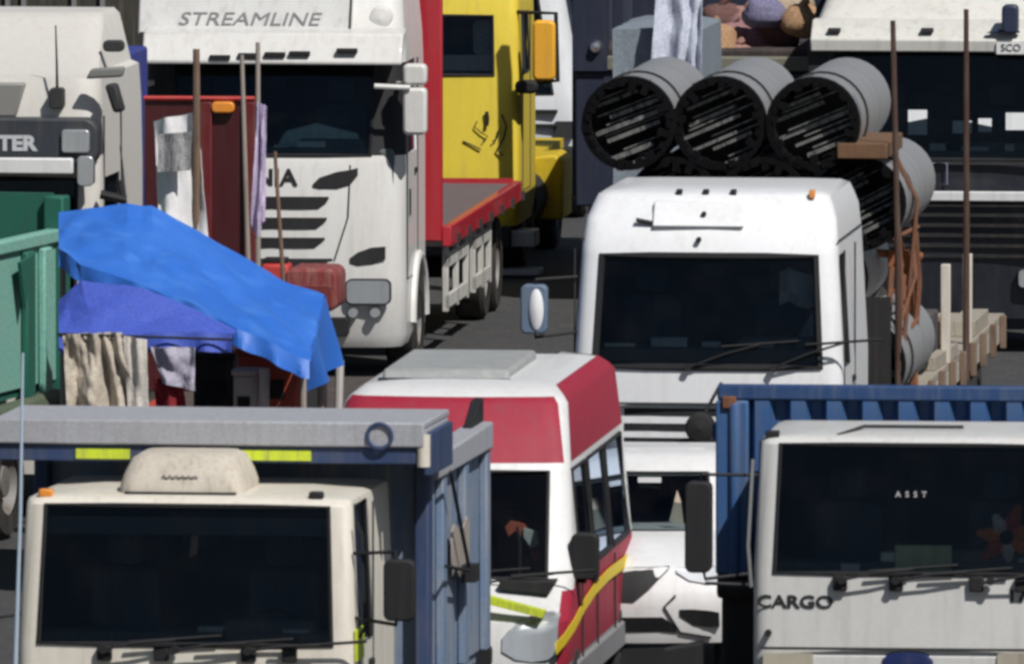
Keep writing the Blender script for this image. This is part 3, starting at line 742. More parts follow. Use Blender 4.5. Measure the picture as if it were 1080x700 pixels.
for py in (434, 450, 465, 482):
    xa, za = V.p(655, py, 0); conf(S, [(-.68, za - .03, za + .03), (.68, za - .03, za + .03)], 'grille_slot', black, R, off=.004)
MB().box(-HWm + .1, HWm - .1, -.02, .03, V.z(424) - .01, V.z(424) + .006).build('panel_gap', trim, R)
MB().prism(rbox(-.9, .9, .55, .8, .05), -.04, .05).build('bumper_grille', black, R, bevel=.01)
for sx in (-1, 1): lamp(V, sx * .82, -.03, .95, .36, .25)
# left mirror with oval white face, upper arm, small round blind spot mirror on the right
xa, za = V.p(549, 300, 0); xb, zb = V.p(577, 352, 0)
o = mirror(V, xa, xb, zb, za, -.02, [[(-HWm + .02, .25, za + .05), (xb - .1, .02, za + .04), (xb - .1, .02, za - .05)], [(-HWm + .02, .25, zb), (xb - .1, .02, zb - .03), (xb - .1, .02, zb + .06)]], mat=paint('mirror_blue_grey', (.12, .17, .25), .4, .2), depth=.14)
cx_, cz_ = V.p(566, 326, 0); q = MB().lathe([(0, -.02), (.8, -.015), (1, 0), (.9, .02)], 'y', (0, 0, 0), 20).build('mirror_cap', wpaint, o, loc=(cx_, -.03, cz_)); q.scale = (.06, 1, .17)
cx_, cz_ = V.p(741, 449, 0)
o = MB().lathe([(0, -.3), (.1, -.28), (.125, -.22), (.125, -.14), (0, -.12)], 'y', (cx_, 0, cz_), 22).build('round_mirror', black, R)
MB().tube([(cx_, -.15, cz_ + .05), (cx_ + .1, -.1, cz_ + .25), (cx_ + .15, .03, cz_ + .35)], .014, 6).build('mirror_arm', black, o)
xa, za = V.p(836, 310, .2); m = MB()
m.grid([[(xa - .12 + .08 * i, .3 + .03 * j + .05 * math.sin(i * 2 + j), za - .1 + .09 * j + .03 * math.sin(i * 1.7)) for i in range(5)] for j in range(4)])
m.build('dashboard_papers', paint('paper_grey', (.45, .47, .48), .8), R, solid=.01)
# trailer
postm = paint('post_brown', (.07, .035, .025), .8, .5, (.12, .1, .08), 6)
TY0, TY1 = 3.0, 15.5
ZD = 1.25
zdk = ZD
TW = V.p(1040, 345, 14.5)[0]; TW = 1.27
m = MB(); m.box(-TW, TW, TY0, TY1, ZD - .06, ZD); m.build('trailer_deck', palewood, R)
m = MB()
for sx in (-1, 1): m.box(sx * TW - (.06 if sx > 0 else 0), sx * TW + (0 if sx > 0 else .06), TY0, TY1, ZD - .24, ZD - .063)
m.build('deck_rail', paint('deck_cream', (.46, .42, .35), .7, .6, (.2, .15, .1), 5), R, bevel=.01)
y = TY0 + .4; pm_ = paint('pocket_brown', (.20, .14, .10), .8, .6, (.1, .06, .04), 5)
while y < TY1:
    for s_ in (-1, 1): MB().box(s_ * (TW + .03) - .028, s_ * (TW + .03) + .028, y, y + .09, ZD - .28, ZD + .02).build('stake_pocket', pm_, R, bevel=.008)
    y += 1.15
MB().box(-TW, TW, TY0 - .05, TY0 - .003, ZD - .2, ZD + 1.0).build('headboard', chassis_m, R)
for (px, pyb, pyt) in ((997, 345, 279), (1020, 338, 268)):
    y, z = V.q(px, pyt, TW - .03); print('stake', y, z)
    MB().box(TW - .07, TW + .01, y, y + .1, ZD, max(ZD + .5, z)).build('stake', paint('stake_white', (.62, .58, .5), .7, .4), R, bevel=.008)
for px, pyt in ((941, 22), (1019, 10)):
    y, z = V.q(px, 380 if px < 1000 else 330, TW + .04); zt_ = V.q(px, pyt, TW + .04)
    y = 5.2 if px < 1000 else 14.4
    # true slender posts of the trailer side
    from_x = TW + .035
    yy = V.q(px, 350, from_x)[0]; zz = None
    for _ in range(1): pass
    ztop = CAM_H - (CAM_H - 0) * 0
    yy = max(TY0 + .3, min(TY1 - .3, yy)); xw, zz = V.p(px, pyt, yy)
    print('post', px, yy, xw, zz)
    lean = V.p(px + (12 if px > 1000 else 0), 320, yy)[0]
    MB().tube([(from_x, yy, ZD - .25), (from_x - .0, yy, 2.4), (from_x + (xw - from_x) * .9, yy, zz)], [.03, .028, .022], 8).build('side_post', postm, R)
chassis(V, .4, 15.0, (1.1, 4.4, 12.2, 13.5), .52, 1.2)
MID = V; MZD = ZD; MTW = TW

# ------------------------------------------------------------------ tube bundles stacked on the trailer
galv = paint('galvanised', (0.42, 0.42, 0.42), .34, .35, (.06, .055, .05), 1.2, metal=.55, var=.02, streak=0.0)
V = MID
soot = paint('sooty_black', (.004, .004, .005), .95, .3, (.012, .011, .01)); soot.node_tree.nodes['Principled BSDF'].inputs['Specular IOR Level'].default_value = .12
def make_bundle(L=3.4, r=.385, seed=0):
    rb = random.Random(seed)
    root = bpy.data.objects.new('tube_bundle', None); COL.objects.link(root); root.empty_display_size = .3
    m = MB().lathe([(r - .02, 0), (r, 0), (r, .05), (r - .008, .06), (r - .008, L), (r - .02, L), (r - .02, .0)], 'y', (0, 0, 0), 36)
    m.build('casing', galv, root)
    m = MB()
    for k in range(-3, 4):
        h = r * .92; zz = k * .105; half = math.sqrt(max(.01, h * h - zz * zz))
        a_ = rb.uniform(-.03, .03); m.box(-half * rb.uniform(.4, 1), half * rb.uniform(.2, 1), .12 + rb.uniform(0, .14), .3, zz - .014 + a_, zz + .01 + a_ + rb.uniform(0, .015))
        m.box(-half * rb.uniform(.2, .8), half, .2, .3, zz + .04 + a_, zz + .052 + a_)
    m.build('slats', paint('slat_steel', (.19, .19, .18), .5, 1.0, (.01, .01, .01), 3.0, metal=.2, var=.4), root)
    MB().lathe([(0, .5), (r - .025, .5)], 'y', (0, 0, 0), 30).build('inner_plate', chassis_m, root)
    m = MB().lathe([(r - .04, -.004), (r + .008, -.004), (r + .008, .16), (r - .04, .16), (r - .04, -.004)], 'y', (0, 0, 0), 36)
    for k in range(22):
        a = 2 * math.pi * k / 22 + .1 * math.sin(k * 5.3); M_ = Matrix.Rotation(a, 4, 'Y'); m.box(-.03, .03, -.02 * rb.random(), .08, r - .06 - .07 * rb.random() ** 2, r - .03 + .045 * rb.random() ** 2, M_)
    m.build('end_ring', paint('sooty_black', (.006, .006, .007), .9, .3, (.02, .018, .016)), root)
    m = MB()
    m.lathe([(r - .005, .9), (r + .01, .9), (r + .01, .95), (r - .005, .95)], 'y', (0, 0, 0), 36)
    m.build('band', chassis_m, root)
    return root
def copy_tree(o, parent=None):
    c = o.copy(); COL.objects.link(c)
    if parent: c.parent = parent
    for ch in list(o.children): copy_tree(ch, c)
    return c
TY = 3.15
rowsz = [MZD + .4 + .675 * k for k in range(4)]
topx = [V.p(px, 126, TY)[0] for px in (662, 757, 856)]
offx = topx[1] - topx[0]
tlabel = {
 (3, 0): 'top row steel tube bundle farthest left, above the white cab roof', (3, 1): 'top row steel tube bundle in the middle of the three round ends',
 (3, 2): 'top row steel tube bundle on the right, nearest the brown post'}
rown = ['bottom', 'second', 'third', 'top']
protos = {}
for k in range(4):
    for j in range(3):
        x = topx[j] + (offx / 2 if k % 2 == 0 else 0)
        if j not in protos: protos[j] = b = make_bundle(seed=j * 5 + 3)
        else: b = copy_tree(protos[j])
        yy = TY + random.uniform(-.08, .12) + (0 if k == 3 else .12)
        a = V.yaw
        b.location = (V.X0 + x * math.cos(a) + yy * math.sin(a), V.D - x * math.sin(a) + yy * math.cos(a), rowsz[k])
        b.rotation_euler = (0, D2R([22, 27, 24][j] + random.uniform(-4, 4)) * -1, -a)
        tag(b, tlabel.get((k, j), 'steel tube bundle in the %s row of the trailer stack, %s' % (rown[k], ['left end', 'middle', 'right end'][j])), 'tube bundle', 'steel tube bundles on the stake trailer')
def onroad(V, x, y, z):
    a = V.yaw; return Vector((V.X0 + x * math.cos(a) + y * math.sin(a), V.D - x * math.sin(a) + y * math.cos(a), z))
def solo(name, V, x, y, z, label, cat, group=None):
    r = bpy.data.objects.new(name, None); COL.objects.link(r); r.empty_display_size = .3
    r.location = onroad(V, x, y, z); r.rotation_euler = (0, 0, -V.yaw); tag(r, label, cat, group); return r
# a plank lying on the bundles, ropes, boards on the deck
xa, za = V.p(925, 157, 3.0)
px_ = MB().box(-.22, .2, 0, 1.6, -.06, .07).build('timber_beam', paint('dark_timber', (.17, .09, .045), .85, .5, (.06, .04, .03), 5, var=.3), None, bevel=.01)
xb3 = topx[2] + offx / 2
px_.location = onroad(V, xb3 + .05, 3.2, rowsz[2] + .385 + .065); px_.rotation_euler = (0, 0, -V.yaw)
tag(px_, 'brown timber beam laid on the right hand tube bundles beside a post', 'timber')
rope = paint('orange_rope', (.16, .07, .04), .85, .5)
def ropeobj(pts, label, mat, r=.02):
    o = MB().tube(pts, r, 6); p0 = pts[0]; q = o.build('lashing_strap', mat, None); tag(q, label, 'strap'); return q
ropeobj([onroad(V, MTW - .02, 4.0, MZD - .05), onroad(V, MTW + .04, 4.05, 2.0), onroad(V, xb3 + .44, 4.0, 3.0), onroad(V, xb3 + .2, 4.0, 3.38 + .1)], 'rust orange strap running up over the right side of the tube stack', rope)
m = MB(); c0 = onroad(V, MTW - .15, 5.6, 2.35)
m.tube([c0 + Vector((-.22, 0, .1)), c0 + Vector((.2, .1, .06))], .035, 8); m.tube([c0 + Vector((-.12, 0, .7)), c0 + Vector((.1, 0, -.2)), c0 + Vector((.14, 0, -1.05))], .03, 8)
m.box(c0.x - .09, c0.x + .09, c0.y - .05, c0.y + .05, c0.z - .02, c0.z + .12)
q = m.build('load_binder', paint('rust_orange', (.26, .09, .035), .8, .5, (.1, .05, .03), 6), None); tag(q, 'rust orange load binder standing at the right edge of the trailer deck', 'binder')
m = MB(); c1 = onroad(V, MTW - .22, 4.4, MZD)
pts = [c1 + Vector((.13 * math.cos(t * .7) * (1 - t * .012), .1 * math.sin(t * .7), .03 + t * .008)) for t in range(36)]
m.tube(pts, .028, 6); q = m.build('rope_coil', paint('yellow_rope', (.62, .38, .04), .8, .3), None); tag(q, 'yellow rope coiled on the trailer deck next to the brown post', 'rope')
bn = 0
for (x, y, L_, rz, lab, hh) in ((MTW - .3, 6.2, 1.6, 3, 'pale board lying at the near right edge of the deck', .06), (MTW - .16, 8.2, 1.8, -2, 'pale board in the middle of the deck edge behind the first', .12), (MTW - .35, 10.4, 1.9, 2, 'pale board lying nearest the two white stakes', .09), (MTW - .14, 12.4, 1.6, 0, 'pale board at the far right corner of the deck', .14)):
    q = MB().box(-.11, .11, 0, L_, 0, hh).build('board', palewood, None, bevel=.006)
    q.location = onroad(V, x, y, MZD + .002); q.rotation_euler = (0, 0, -V.yaw + D2R(rz)); tag(q, lab, 'board', 'boards on the trailer deck')
# second post of the stake pair of far right handled with the trailer; tall wrapped load at the trailer's rear
greysheet = cloth('grey_sheet', (.20, .235, .27)); palesheet = cloth('pale_sheet', (.50, .53, .62))
xa, za = V.p(646, 31, 12.6); xb, _ = V.p(742, 31, 12.6)
r_ = solo('wrapped_load', V, (xa + xb) / 2, 12.6, MZD, 'tall load wrapped in slate grey sheeting at the trailer rear', 'wrapped load')
hwid = (xb - xa) / 2; H_ = za - MZD
m = MB(); rows = []
per = [(-hwid, 0), (-hwid * .5, 0), (0, 0), (hwid * .5, 0), (hwid, 0), (hwid, .9), (hwid, 1.8), (0, 1.8), (-hwid, 1.8), (-hwid, .9), (-hwid, 0)]
def lerpper(t):
    t *= len(per) - 1; k = min(int(t), len(per) - 2); t -= k
    return per[k][0] * (1 - t) + per[k + 1][0] * t, per[k][1] * (1 - t) + per[k + 1][1] * t
for iz in range(15):
    z = H_ * iz / 14; row = []
    for it in range(81):
        x, y = lerpper(it / 80); n_ = noise.noise(Vector((x * 3, y * 3 + 5, z * .9))) * .05
        row.append((x * (1 + n_), y + n_, z))
    rows.append(row)
rows.append([(x * .6, .9 + (y - .9) * .6, H_ + .05) for x, y, z in rows[-1]]); rows.append([(0, .9, H_ + .06)] * 81)
m.grid(rows); m.build('sheeting', greysheet, r_)
MB().box(-hwid + .06, hwid - .06, .06, 1.7, 0, H_ - .1).build('load', chassis_m, r_)
# pale sheet hung over its right half
def drape(name, P00, P10, P01, P11, nx, nz, mat, amp, freq, label, cat, solid=.005, hem=0, parent=None, seed=0):
    """a hanging cloth between four corners (top left, top right, bottom left, bottom right) with folds running down it"""
    m = MB(); rows = []; nrm = (Vector(P10) - Vector(P00)).cross(Vector(P01) - Vector(P00)).normalized()
    for j in range(nz + 1):
        t = j / nz; row = []
        for i in range(nx + 1):
            s_ = i / nx; p = (Vector(P00) * (1 - s_) + Vector(P10) * s_) * (1 - t) + (Vector(P01) * (1 - s_) + Vector(P11) * s_) * t
            f = math.sin(s_ * freq * (1 + .25 * math.sin(s_ * 4 + seed)) + seed + 3.2 * noise.noise(Vector((s_ * 1.6, t * 1.3, seed))) + t * .8) * amp * (.3 + .5 * t)
            f += noise.noise(Vector((s_ * 4 + seed, t * 3, 1.7))) * amp * .9 + noise.noise(Vector((s_ * 14 + t * 6, t * 9 - s_ * 5, seed + 2))) * amp * .28
            p = p + nrm * f; p.z -= hem * math.sin(math.pi * s_) * t + hem * .5 * noise.noise(Vector((s_ * 3, 9 + seed, 0))) * t
            row.append(p)
        rows.append(row)
    m.grid(rows); o = m.build(name, mat, parent, solid=solid, angle=80)
    if label: tag(o, label, cat)
    return o
Vm = MID
def Dp(px, py, yl): x, z = Vm.p(px, py, yl); return onroad(Vm, x, yl, z)
drape('pale_tarpaulin', Dp(692, -6, 12.45), Dp(741, -6, 12.45), Dp(686, 84, 12.3), Dp(740, 80, 12.3), 26, 14, palesheet, .07, 17, 'pale bluish white sheet draped down the right side of the wrapped load', 'tarpaulin', seed=3)

# ================================================================== 6. streamlined white tractor with red flatbed
V = Veh('flatbed_truck', 286, 163.6, 5.5, 'white streamlined lorry with swept vents, red headboard and long red flatbed', 'truck')
R = V.root
hw = 1.27
wsb, wst = V.z(166, .05), V.z(68, .2)
zv = V.z(42, .1)
U = [-1, -.93, -.5, 0, .5, .93, 1]; Lc = 2.15
rings = [(.3, .14, .08, hw - .05, .25, Lc), (.42, .05, .1, hw, .28, Lc), (.95, .0, .1, hw, .3, Lc), (1.3, .02, .1, hw, .3, Lc), (wsb - .12, .05, .1, hw, .28, Lc), (wsb, .09, .1, hw, .26, Lc), (wst, .26, .09, hw - .02, .2, Lc),
         (zv, .3, .08, hw - .03, .18, Lc), (zv + .1, .32, .08, hw - .04, .18, Lc), (zv + .5, .5, .08, hw - .08, .18, Lc), (zv + .85, .75, .08, hw - .14, .18, Lc), (zv + .95, 1.1, .08, hw - .3, .18, Lc - .1)]
S = Shell(rings, U, [.42, 1.3]); F = ['F1', 'F2', 'F3', 'F4']
mask = S.keys(5, 6, ['F0', 'F5', 'R0', 'R1', 'R2', 'R3', 'L0', 'L1', 'L2', 'L3', 'S0', 'T0'])
wp = paint('white_paint_worn', (0.68, 0.67, 0.64), .34, .2, (.36, .3, .24), coat=.3)
cabm = S.build('cab', [wp, black], R, S.keys(5, 6, F + ['S1', 'T1']), [(1, mask)])
gls_blue = glass('windscreen_glass_blue', (0.55, 0.68, 0.74))
gw = S.patch('windscreen', gls_blue, R, S.keys(5, 6, F), -.012); MB().tube(S.outline(5, 6, F), .02, 6, closed=True).build('windscreen_seal', black, gw)
for sg in ('S1', 'T1'):
    o = S.patch('side_window', gls_side, R, S.keys(5, 6, [sg]), -.012); sx = 1 if sg == 'S1' else -1
    m = MB(); x = sx * (hw + .002); m.tube([(x, .42, wst), (x, .4, .95), (x, 1.4, .95), (x, 1.4, wst)], .009, 5); m.build('door_seam', trim, cabm)
    MB().box(x - .02, x + .02, 1.1, 1.28, wsb - .22, wsb - .17).build('door_handle', black, R, bevel=.01)
seats(V, wsb + .02, hw, 1.1)
MB().prism([(.0, wsb + .05), (.85, wsb + .05), (.8, wsb + .2), (.4, wsb + .3), (.1, wsb + .22)], .35, .42).build('pale_dash_shape', paint('pale_green_cover', (.62, .74, .68), .8, .3), R, bevel=.02)
# roof sign panel and lettering
xa, za = V.p(146, 38, .35); xb, _ = V.p(372, 38, .35)
o = MB().xprism([(S.yf(0, zv + .1) - .05, za + .01), (S.yf(0, zv + .5) - .05, za + .42), (S.yf(0, zv + .5) + .1, za + .42), (S.yf(0, zv + .1) + .05, za + .01)], xa, xb).build('roof_sign', paint('sign_white', (.60, .60, .58), .4, .2), R, bevel=.02)
rx, rz = V.p(262, 21, .33)
yy_ = S.yf(0, zv + .1) - .055; fr_ = MB().tube([(xa + .02, yy_ - .002, za + .03), (xb - .02, yy_ - .002, za + .03)], .012, 5); fr_.tube([(xb - .02, yy_ - .002, za + .03), (xb - .02, S.yf(0, zv + .5) - .055, za + .42)], .012, 5); fr_.build('sign_border', trim, o)
ang = math.atan2(S.yf(0, zv + .5) - S.yf(0, zv + .1), .4)
text('lettering', 'STREAMLINE', .19, paint('faded_grey', (.19, .19, .2), .6, .3), o, (rx, S.yf(0, zv + .1) - .05 + (rz - za) * math.tan(ang) - .012, rz), rot=(math.pi / 2 - ang, 0, 0), sx=1.28, shear=.22)
cx_, cz_ = V.p(402, 20, .5); MB().lathe([(0, -.06), (.1, -.04), (.13, .04)], 'y', (cx_, S.yf(cx_, cz_) + .02, cz_), 18).build('roof_cap', wp, R)
# sun visor
xa, za = V.p(150, 68, -.1); xb, zb = V.p(424, 39, -.1)
m = MB().xprism([(-.16, za + .03), (-.14, za - .0), (.34, zb + .0), (.34, zb + .06), (.0, zb + .02)], xa, xb); vis = m.build('sun_visor', wp, R, bevel=.02)
for px, py in ((232, 61), (262, 59), (290, 58), (316, 57), (366, 54)):
    x, z = V.p(px, py, -.14); MB().box(x - .1, x + .1, -.175, -.1, z - .02, z + .025).build('visor_slot', black, vis, bevel=.008)
tx, tz = V.p(266, 188); text('lettering', 'SCANIA', .22, black, R, (tx, 0, tz), sx=1.1, offset=.006, shell=S)
def P(px, py): return V.p(px, py, .0)
for s_ in (1, -1):
    f = lambda pts: [((x if s_ > 0 else -x), z) for x, z in [P(*q) for q in pts]]
    def CC(*q): return [(P(a, c)[0], P(a, d)[1], P(a, c)[1]) for a, c, d in q]
    conf(S, CC((329, 195, 198), (336, 188, 200), (354, 182, 200), (368, 180, 196), (376, 178, 186)), 'swept_vent', black, R, mirror=s_ < 0)
    conf(S, CC((368, 273, 278), (376, 267, 281), (390, 262, 280), (405, 261, 274)), 'lamp_vent', black, R, mirror=s_ < 0)
    x, z = P(388, 308); lamp(V, s_ * x, .04, z, .44, .25)
    for px in (372, 395):
        x, z = P(px, 330); o = MB().lathe([(0, -.02), (.045, -.02), (.05, .02), (.05, .1)], 'y', (s_ * x, .03, z), 14).build('fog_lamp', lens_m, R)
    # curved corner seam and door vent
    m = MB(); q_ = [P(368, 175), P(366, 230), P(352, 275)]
    m.tube([(s_ * a, S.yf(abs(a), b) - .004, b) for a, b in q_], .008, 5); m.build('panel_seam', trim, cabm)
    m = MB(); x = s_ * (hw + .0); m.box(x - .012, x + .012, .62, .7, 1.55, 1.8); m.build('door_vent', black, R)
    x0, z1 = V.p(424, 68, -.1); x1, z0 = V.p(449, 143, -.1); xs_ = sorted((s_ * x0, s_ * x1)); zm = z0 + (z1 - z0) * .68
    o = MB().prism(rbox(xs_[0], xs_[1], z0, zm - .01, .05), -.05, .12).build('mirror', wp, R, bevel=.03)
    MB().prism(rbox(xs_[0], xs_[1], zm + .01, z1, .05), -.05, .12).build('wide_angle_mirror', wp, o, bevel=.03)
    MB().tube([(s_ * (hw - .1), .42, zm), (s_ * (x0 + .05), .02, zm)], .03, 8).build('mirror_arm', wp, o)
x, z = V.p(395, 92, -.1); x2, z2 = V.p(432, 93, -.1); MB().tube([(x, -.12, z + .01), (x2, -.06, z2)], .025, 8).build('front_mirror_arm', wp, R)
for py0, py1, xr in ((208, 221, 346), (230, 242, 344), (251, 262, 342), (273, 281, 350)):
    (xa, za), (_, zb) = P(xr, py0), P(xr, py1)
    cols = [(-xa, za - .02, za)] + [(-xa + .1 + (2 * xa - .2) * i / 10, zb, za) for i in range(11)] + [(xa - .03, zb + .05, za), (xa, za - .02, za)]
    conf(S, cols, 'grille_slot', black, R)
MB().prism(rbox(-.75, .75, .42, .6, .04), -.01, .1).build('bumper_intake', black, R, bevel=.01)
# wheel arch and front steps on the flanks
for s_ in (-1, 1):
    m = MB(); pts = []
    for k in range(13):
        a = math.pi * k / 12; pts.append((s_ * (hw + .0), 1.45 - .62 * math.cos(a), .5 + .62 * math.sin(a)))
    m.tube(pts, .05, 8); m.build('wheel_arch', wp, R)
    m = MB(); m.xprism([(1.45 - .58 * math.cos(math.pi * k / 12), .5 + .58 * math.sin(math.pi * k / 12)) for k in range(13)], s_ * hw - .005, s_ * hw + .012); m.build('wheel_well', chassis_m, R)
    wheel(R, s_ * (hw - .13), 1.45, .5, .3, side=s_)
# red headboard, flatbed
red = paint('red_paint', (0.42, 0.012, 0.025), .4, .2, (.25, .08, .07), 2.5, coat=.3)
bedw = paint('bed_boards', (0.16, 0.12, 0.115), .8, .5, (.1, .07, .06), 5, var=.2)
HY = 2.4
xl, _ = V.p(437, 150, HY); xr, zd = V.p(466, 250, HY)
zdk = 1.3; BL = V.q(541, 181, xr)[0] - HY; print('BL', BL)
for s_ in (-1, 1):
    c = (xl + xr) / 2; MB().box(s_ * c - (xr - xl) / 2, s_ * c + (xr - xl) / 2, HY, HY + .12, zdk - .12, 4.1).build('headboard_post', red, R, bevel=.015)
MB().box(-xl, xl, HY + .02, HY + .08, zdk, 3.6).build('headboard', paint('dark_red', (.16, .006, .01), .5, .2), R)
m = MB(); m.box(-xr, xr, HY + .12, HY + BL, zdk - .05, zdk); m.build('deck', bedw, R)
for s_ in (-1, 1):
    m = MB(); m.box(s_ * xr - (.0 if s_ > 0 else .09), s_ * xr + (.09 if s_ > 0 else 0), HY, HY + BL, zdk - .17, zdk + .03); rr_ = m.build('side_rail', red, R, bevel=.012)
    y = HY + .6
    while y < HY + BL: MB().box(s_ * (xr + .1) - .02, s_ * (xr + .1) + .02, y, y + .08, zdk - .17, zdk - .08).build('rope_hook', trim, rr_); y += 1.1
    g_ = paint('guard_cream', (.55, .54, .5), .5, .4)
    for (ya, yb_) in ((3.0, 5.0), (5.7, 7.3)):
        m = MB()
        for zz in (.55, .95): m.box(s_ * (xr - .02) - .02, s_ * (xr - .02) + .02, ya, yb_, zz - .07, zz + .07)
        for y in (ya, (ya + yb_) / 2, yb_): m.box(s_ * (xr - .03) - .03, s_ * (xr - .03) + .03, y, y + .1, .45, zdk - .18)
        m.build('side_guard', g_, R, bevel=.01)
    for y in (8.4, 9.6):
        m = MB(); pts = [(s_ * (hw - .1), y - .6 * math.cos(math.pi * k / 10), .52 + .6 * math.sin(math.pi * k / 10)) for k in range(11)]
        m.tube(pts, .04, 6); m.build('mudguard', g_, R)
MB().box(-xr, xr, HY + BL, HY + BL + .06, zdk - .2, zdk + .05).build('rear_beam', red, R)
chassis(V, .5, HY + BL, (8.4, 9.6), .5, 1.27)

# ================================================================== 7. yellow truck behind the red flatbed
yellow = paint('yellow_paint', (0.78, 0.60, 0.05), .45, .2, (.4, .3, .08), 2.5, coat=.2)
yellow2 = paint('yellow_chassis_paint', (0.62, 0.44, 0.01), .5, .35, (.2, .15, .05), 3)
V = Veh('yellow_truck', 424, 178, 5.5, 'yellow cab lorry behind the red flatbed, black sketch on its nose', 'truck')
R = V.root; hw = 1.22
wsb, wst = V.z(80), V.z(18)
S = cab(V, hw, .55, .85, V.z(176), wsb, wst, wst + .25, wst + .45, yellow, length=1.9, rake=.08, cr=.05, tumble=.02, U=[-1, -.86, -.45, 0, .45, .86, 1], side=(.5, 1.2), bmat=yellow2)
MB().prism(rbox(-.9, .9, .6, .82, .04), -.03, .05).build('grille', black, R, bevel=.01)
m = MB(); f = lambda *q: [(V.p(a, b)[0], .02, V.p(a, b)[1]) for a, b in q]
m.tube(f((513, 118), (514, 126), (513, 133)), .02, 6); m.tube(f((488, 149), (497, 153), (507, 158)), .008, 5); m.tube(f((503, 128), (500, 134), (507, 140), (514, 144), (509, 150)), .007, 5); m.tube(f((529, 121), (534, 134), (531, 146), (524, 158), (530, 164)), .01, 5); m.tube(f((519, 150), (524, 146), (527, 134)), .007, 5)
m.build('sketched_marks', black, S.body)
x0, z1 = V.p(561, 22, -.1); x1, z0 = V.p(585, 86, -.1)
o = MB().prism(rbox(x0, x1, z0, z1, .06), -.06, .08).build('mirror', orange_p, R, bevel=.03)
MB().tube([(hw - .05, .25, z1 + .07), (x1, .03, z1 + .07), (x1 + .02, .03, z0), (hw, .25, z0 - .05)], .025, 6).build('mirror_arm', black, o)
cx_, cz_ = V.p(555, 92, -.1); MB().prism(rbox(cx_ - .12, cx_ + .12, cz_ - .07, cz_ + .07, .06), -.12, .05).build('kerb_mirror', black, R, bevel=.03)
x0, z1 = V.p(541, 163, 3.2); x1, z0 = V.p(594, 232, 3.2)
m = MB().prism([(x0 + .15, z0), (x1, z0), (x1, z1 - .06), (x1 - .1, z1), (x0 + .15, z1 - .03)], 3.2, 4.2); m.build('mudguard', yellow2, R, bevel=.03)
x0, z1 = V.p(520, 180, .4); x1, z0 = V.p(546, 226, .4); MB().box(x0, x1, .35, 1.0, z0, z1).build('step_box', yellow2, R, bevel=.03)
m = MB(); xa, za = V.p(540, 255, .2); m.box(xa - .1, xa + .25, .15, .6, za - .05, za + .12); m.box(xa - .25, xa + .3, .1, .5, za - .35, za - .28); m.tube([(xa - .2, .1, .3), (xa - .2, .1, za + .3)], .03); m.build('step', steel, R, bevel=.01)
chassis(V, .3, 6.5, (1.2, 4.9), .5, 1.2)
m = MB(); m.box(-1.1, 1.1, 2.2, 6.4, 1.0, 1.1); m.build('deck', yellow2, R)
MB().prism(rbox(.1, 1.0, wsb + .03, wsb + .2, .05), .2, .26).build('pale_dash_shape', paint('lit_glass_pale', (.8, .8, .78), .8, .3), R)  # pale shape added so the lower windscreen looks lit
MB().prism(rbox(.72, 1.02, wsb + .2, wst - .05, .05), .3, .34).build('lit_glass_panel', cloth('lit_glass_grey', (.5, .52, .55)), R)  # grey panel added to lighten the windscreen like lit glass
for s_ in (-1, 1):
    MB().tube([(s_ * .95, 2.0, .68), (s_ * .95, 3.6, .68)], .28, 16).build('fuel_tank', chassis_m, R)
    MB().box(s_ * 1.0 - .2, s_ * 1.0 + .2, 1.75, 1.95, .35, 1.1).build('battery_box', trim, R, bevel=.02)
MB().box(-1.15, 1.15, -.1, .05, .32, .56).build('lower_bumper', chassis_m, R, bevel=.03)

# ================================================================== 8. white cab behind the yellow truck
V = Veh('white_truck', 490, 187, 5.5, 'white lorry cab half hidden behind the yellow truck, rounded pillar showing', 'truck')
R = V.root; hw = 1.27
S = cab(V, hw, V.z(168), V.z(150), V.z(108), V.z(100), V.z(-20), V.z(-45), V.z(-70), white2, length=2.1, rake=.2, cr=.06, r=.2, tumble=.24, U=[-1, -.9, -.5, 0, .5, .9, 1])
m = MB()
for py in (118, 133): 
    x, z = V.p(580, py); m.box(.55, 1.02, -.02, .07, z - .015, z + .02)
m.build('nose_vents', black, R, bevel=.005)
for s_ in (-1, 1): lamp(V, s_ * .8, .05, V.z(158), .4, .14)
MB().prism(rbox(.98, 1.2, V.z(146), V.z(128), .04), .02, .2).build('corner_lamp', trim, R)
chassis(V, .3, 8, (1.2, 6.0), .5, 1.25)
for s_ in (-1, 1): MB().box(s_ * 1.05 - .2, s_ * 1.05 + .2, 2.4, 7.8, .35, 1.05).build('side_skirt', chassis_m, R, bevel=.03)
MB().box(-1.2, 1.2, .0, .25, .3, .85).build('bumper', chassis_m, R, bevel=.04)
m = MB().box(-1.27, 1.27, 2.4, 8.5, 1.1, 3.4); m.build('box_body', paint('navy_box', (.02, .03, .06), .5, .2), R, bevel=.02)

# ================================================================== 9. cream tall cab, upper left
V = Veh('high_roof_truck', -48, 147, 7, 'cream high roofed lorry at the upper left, dark sign box lettered over its visor', 'truck')
R = V.root; hw = 1.25
wst = 2.95; zl0, zl1 = V.z(184), V.z(128); zr = V.z(86, .2); zt = V.z(18, 1.5)
U = [-1, -.95, -.5, 0, .5, .95, 1]; Lc = 2.7
cr2 = paint('cream_paint_pale', (0.62, 0.60, 0.555), .42, .2, (.42, .38, .32))
rings = [(.4, .05, .05, hw - .03, .15, Lc), (.9, 0, .05, hw, .15, Lc), (2.0, .03, .05, hw, .15, Lc), (wst, .1, .05, hw, .15, Lc), (zl1 + .04, .14, .05, hw - .01, .16, Lc), (zr, .22, .05, hw - .03, .2, Lc),
         (zr + .03, .5, .05, hw - .1, .2, Lc), (zt - .05, 1.5, .05, hw - .2, .22, Lc), (zt, 1.62, .05, hw - .25, .22, Lc)]
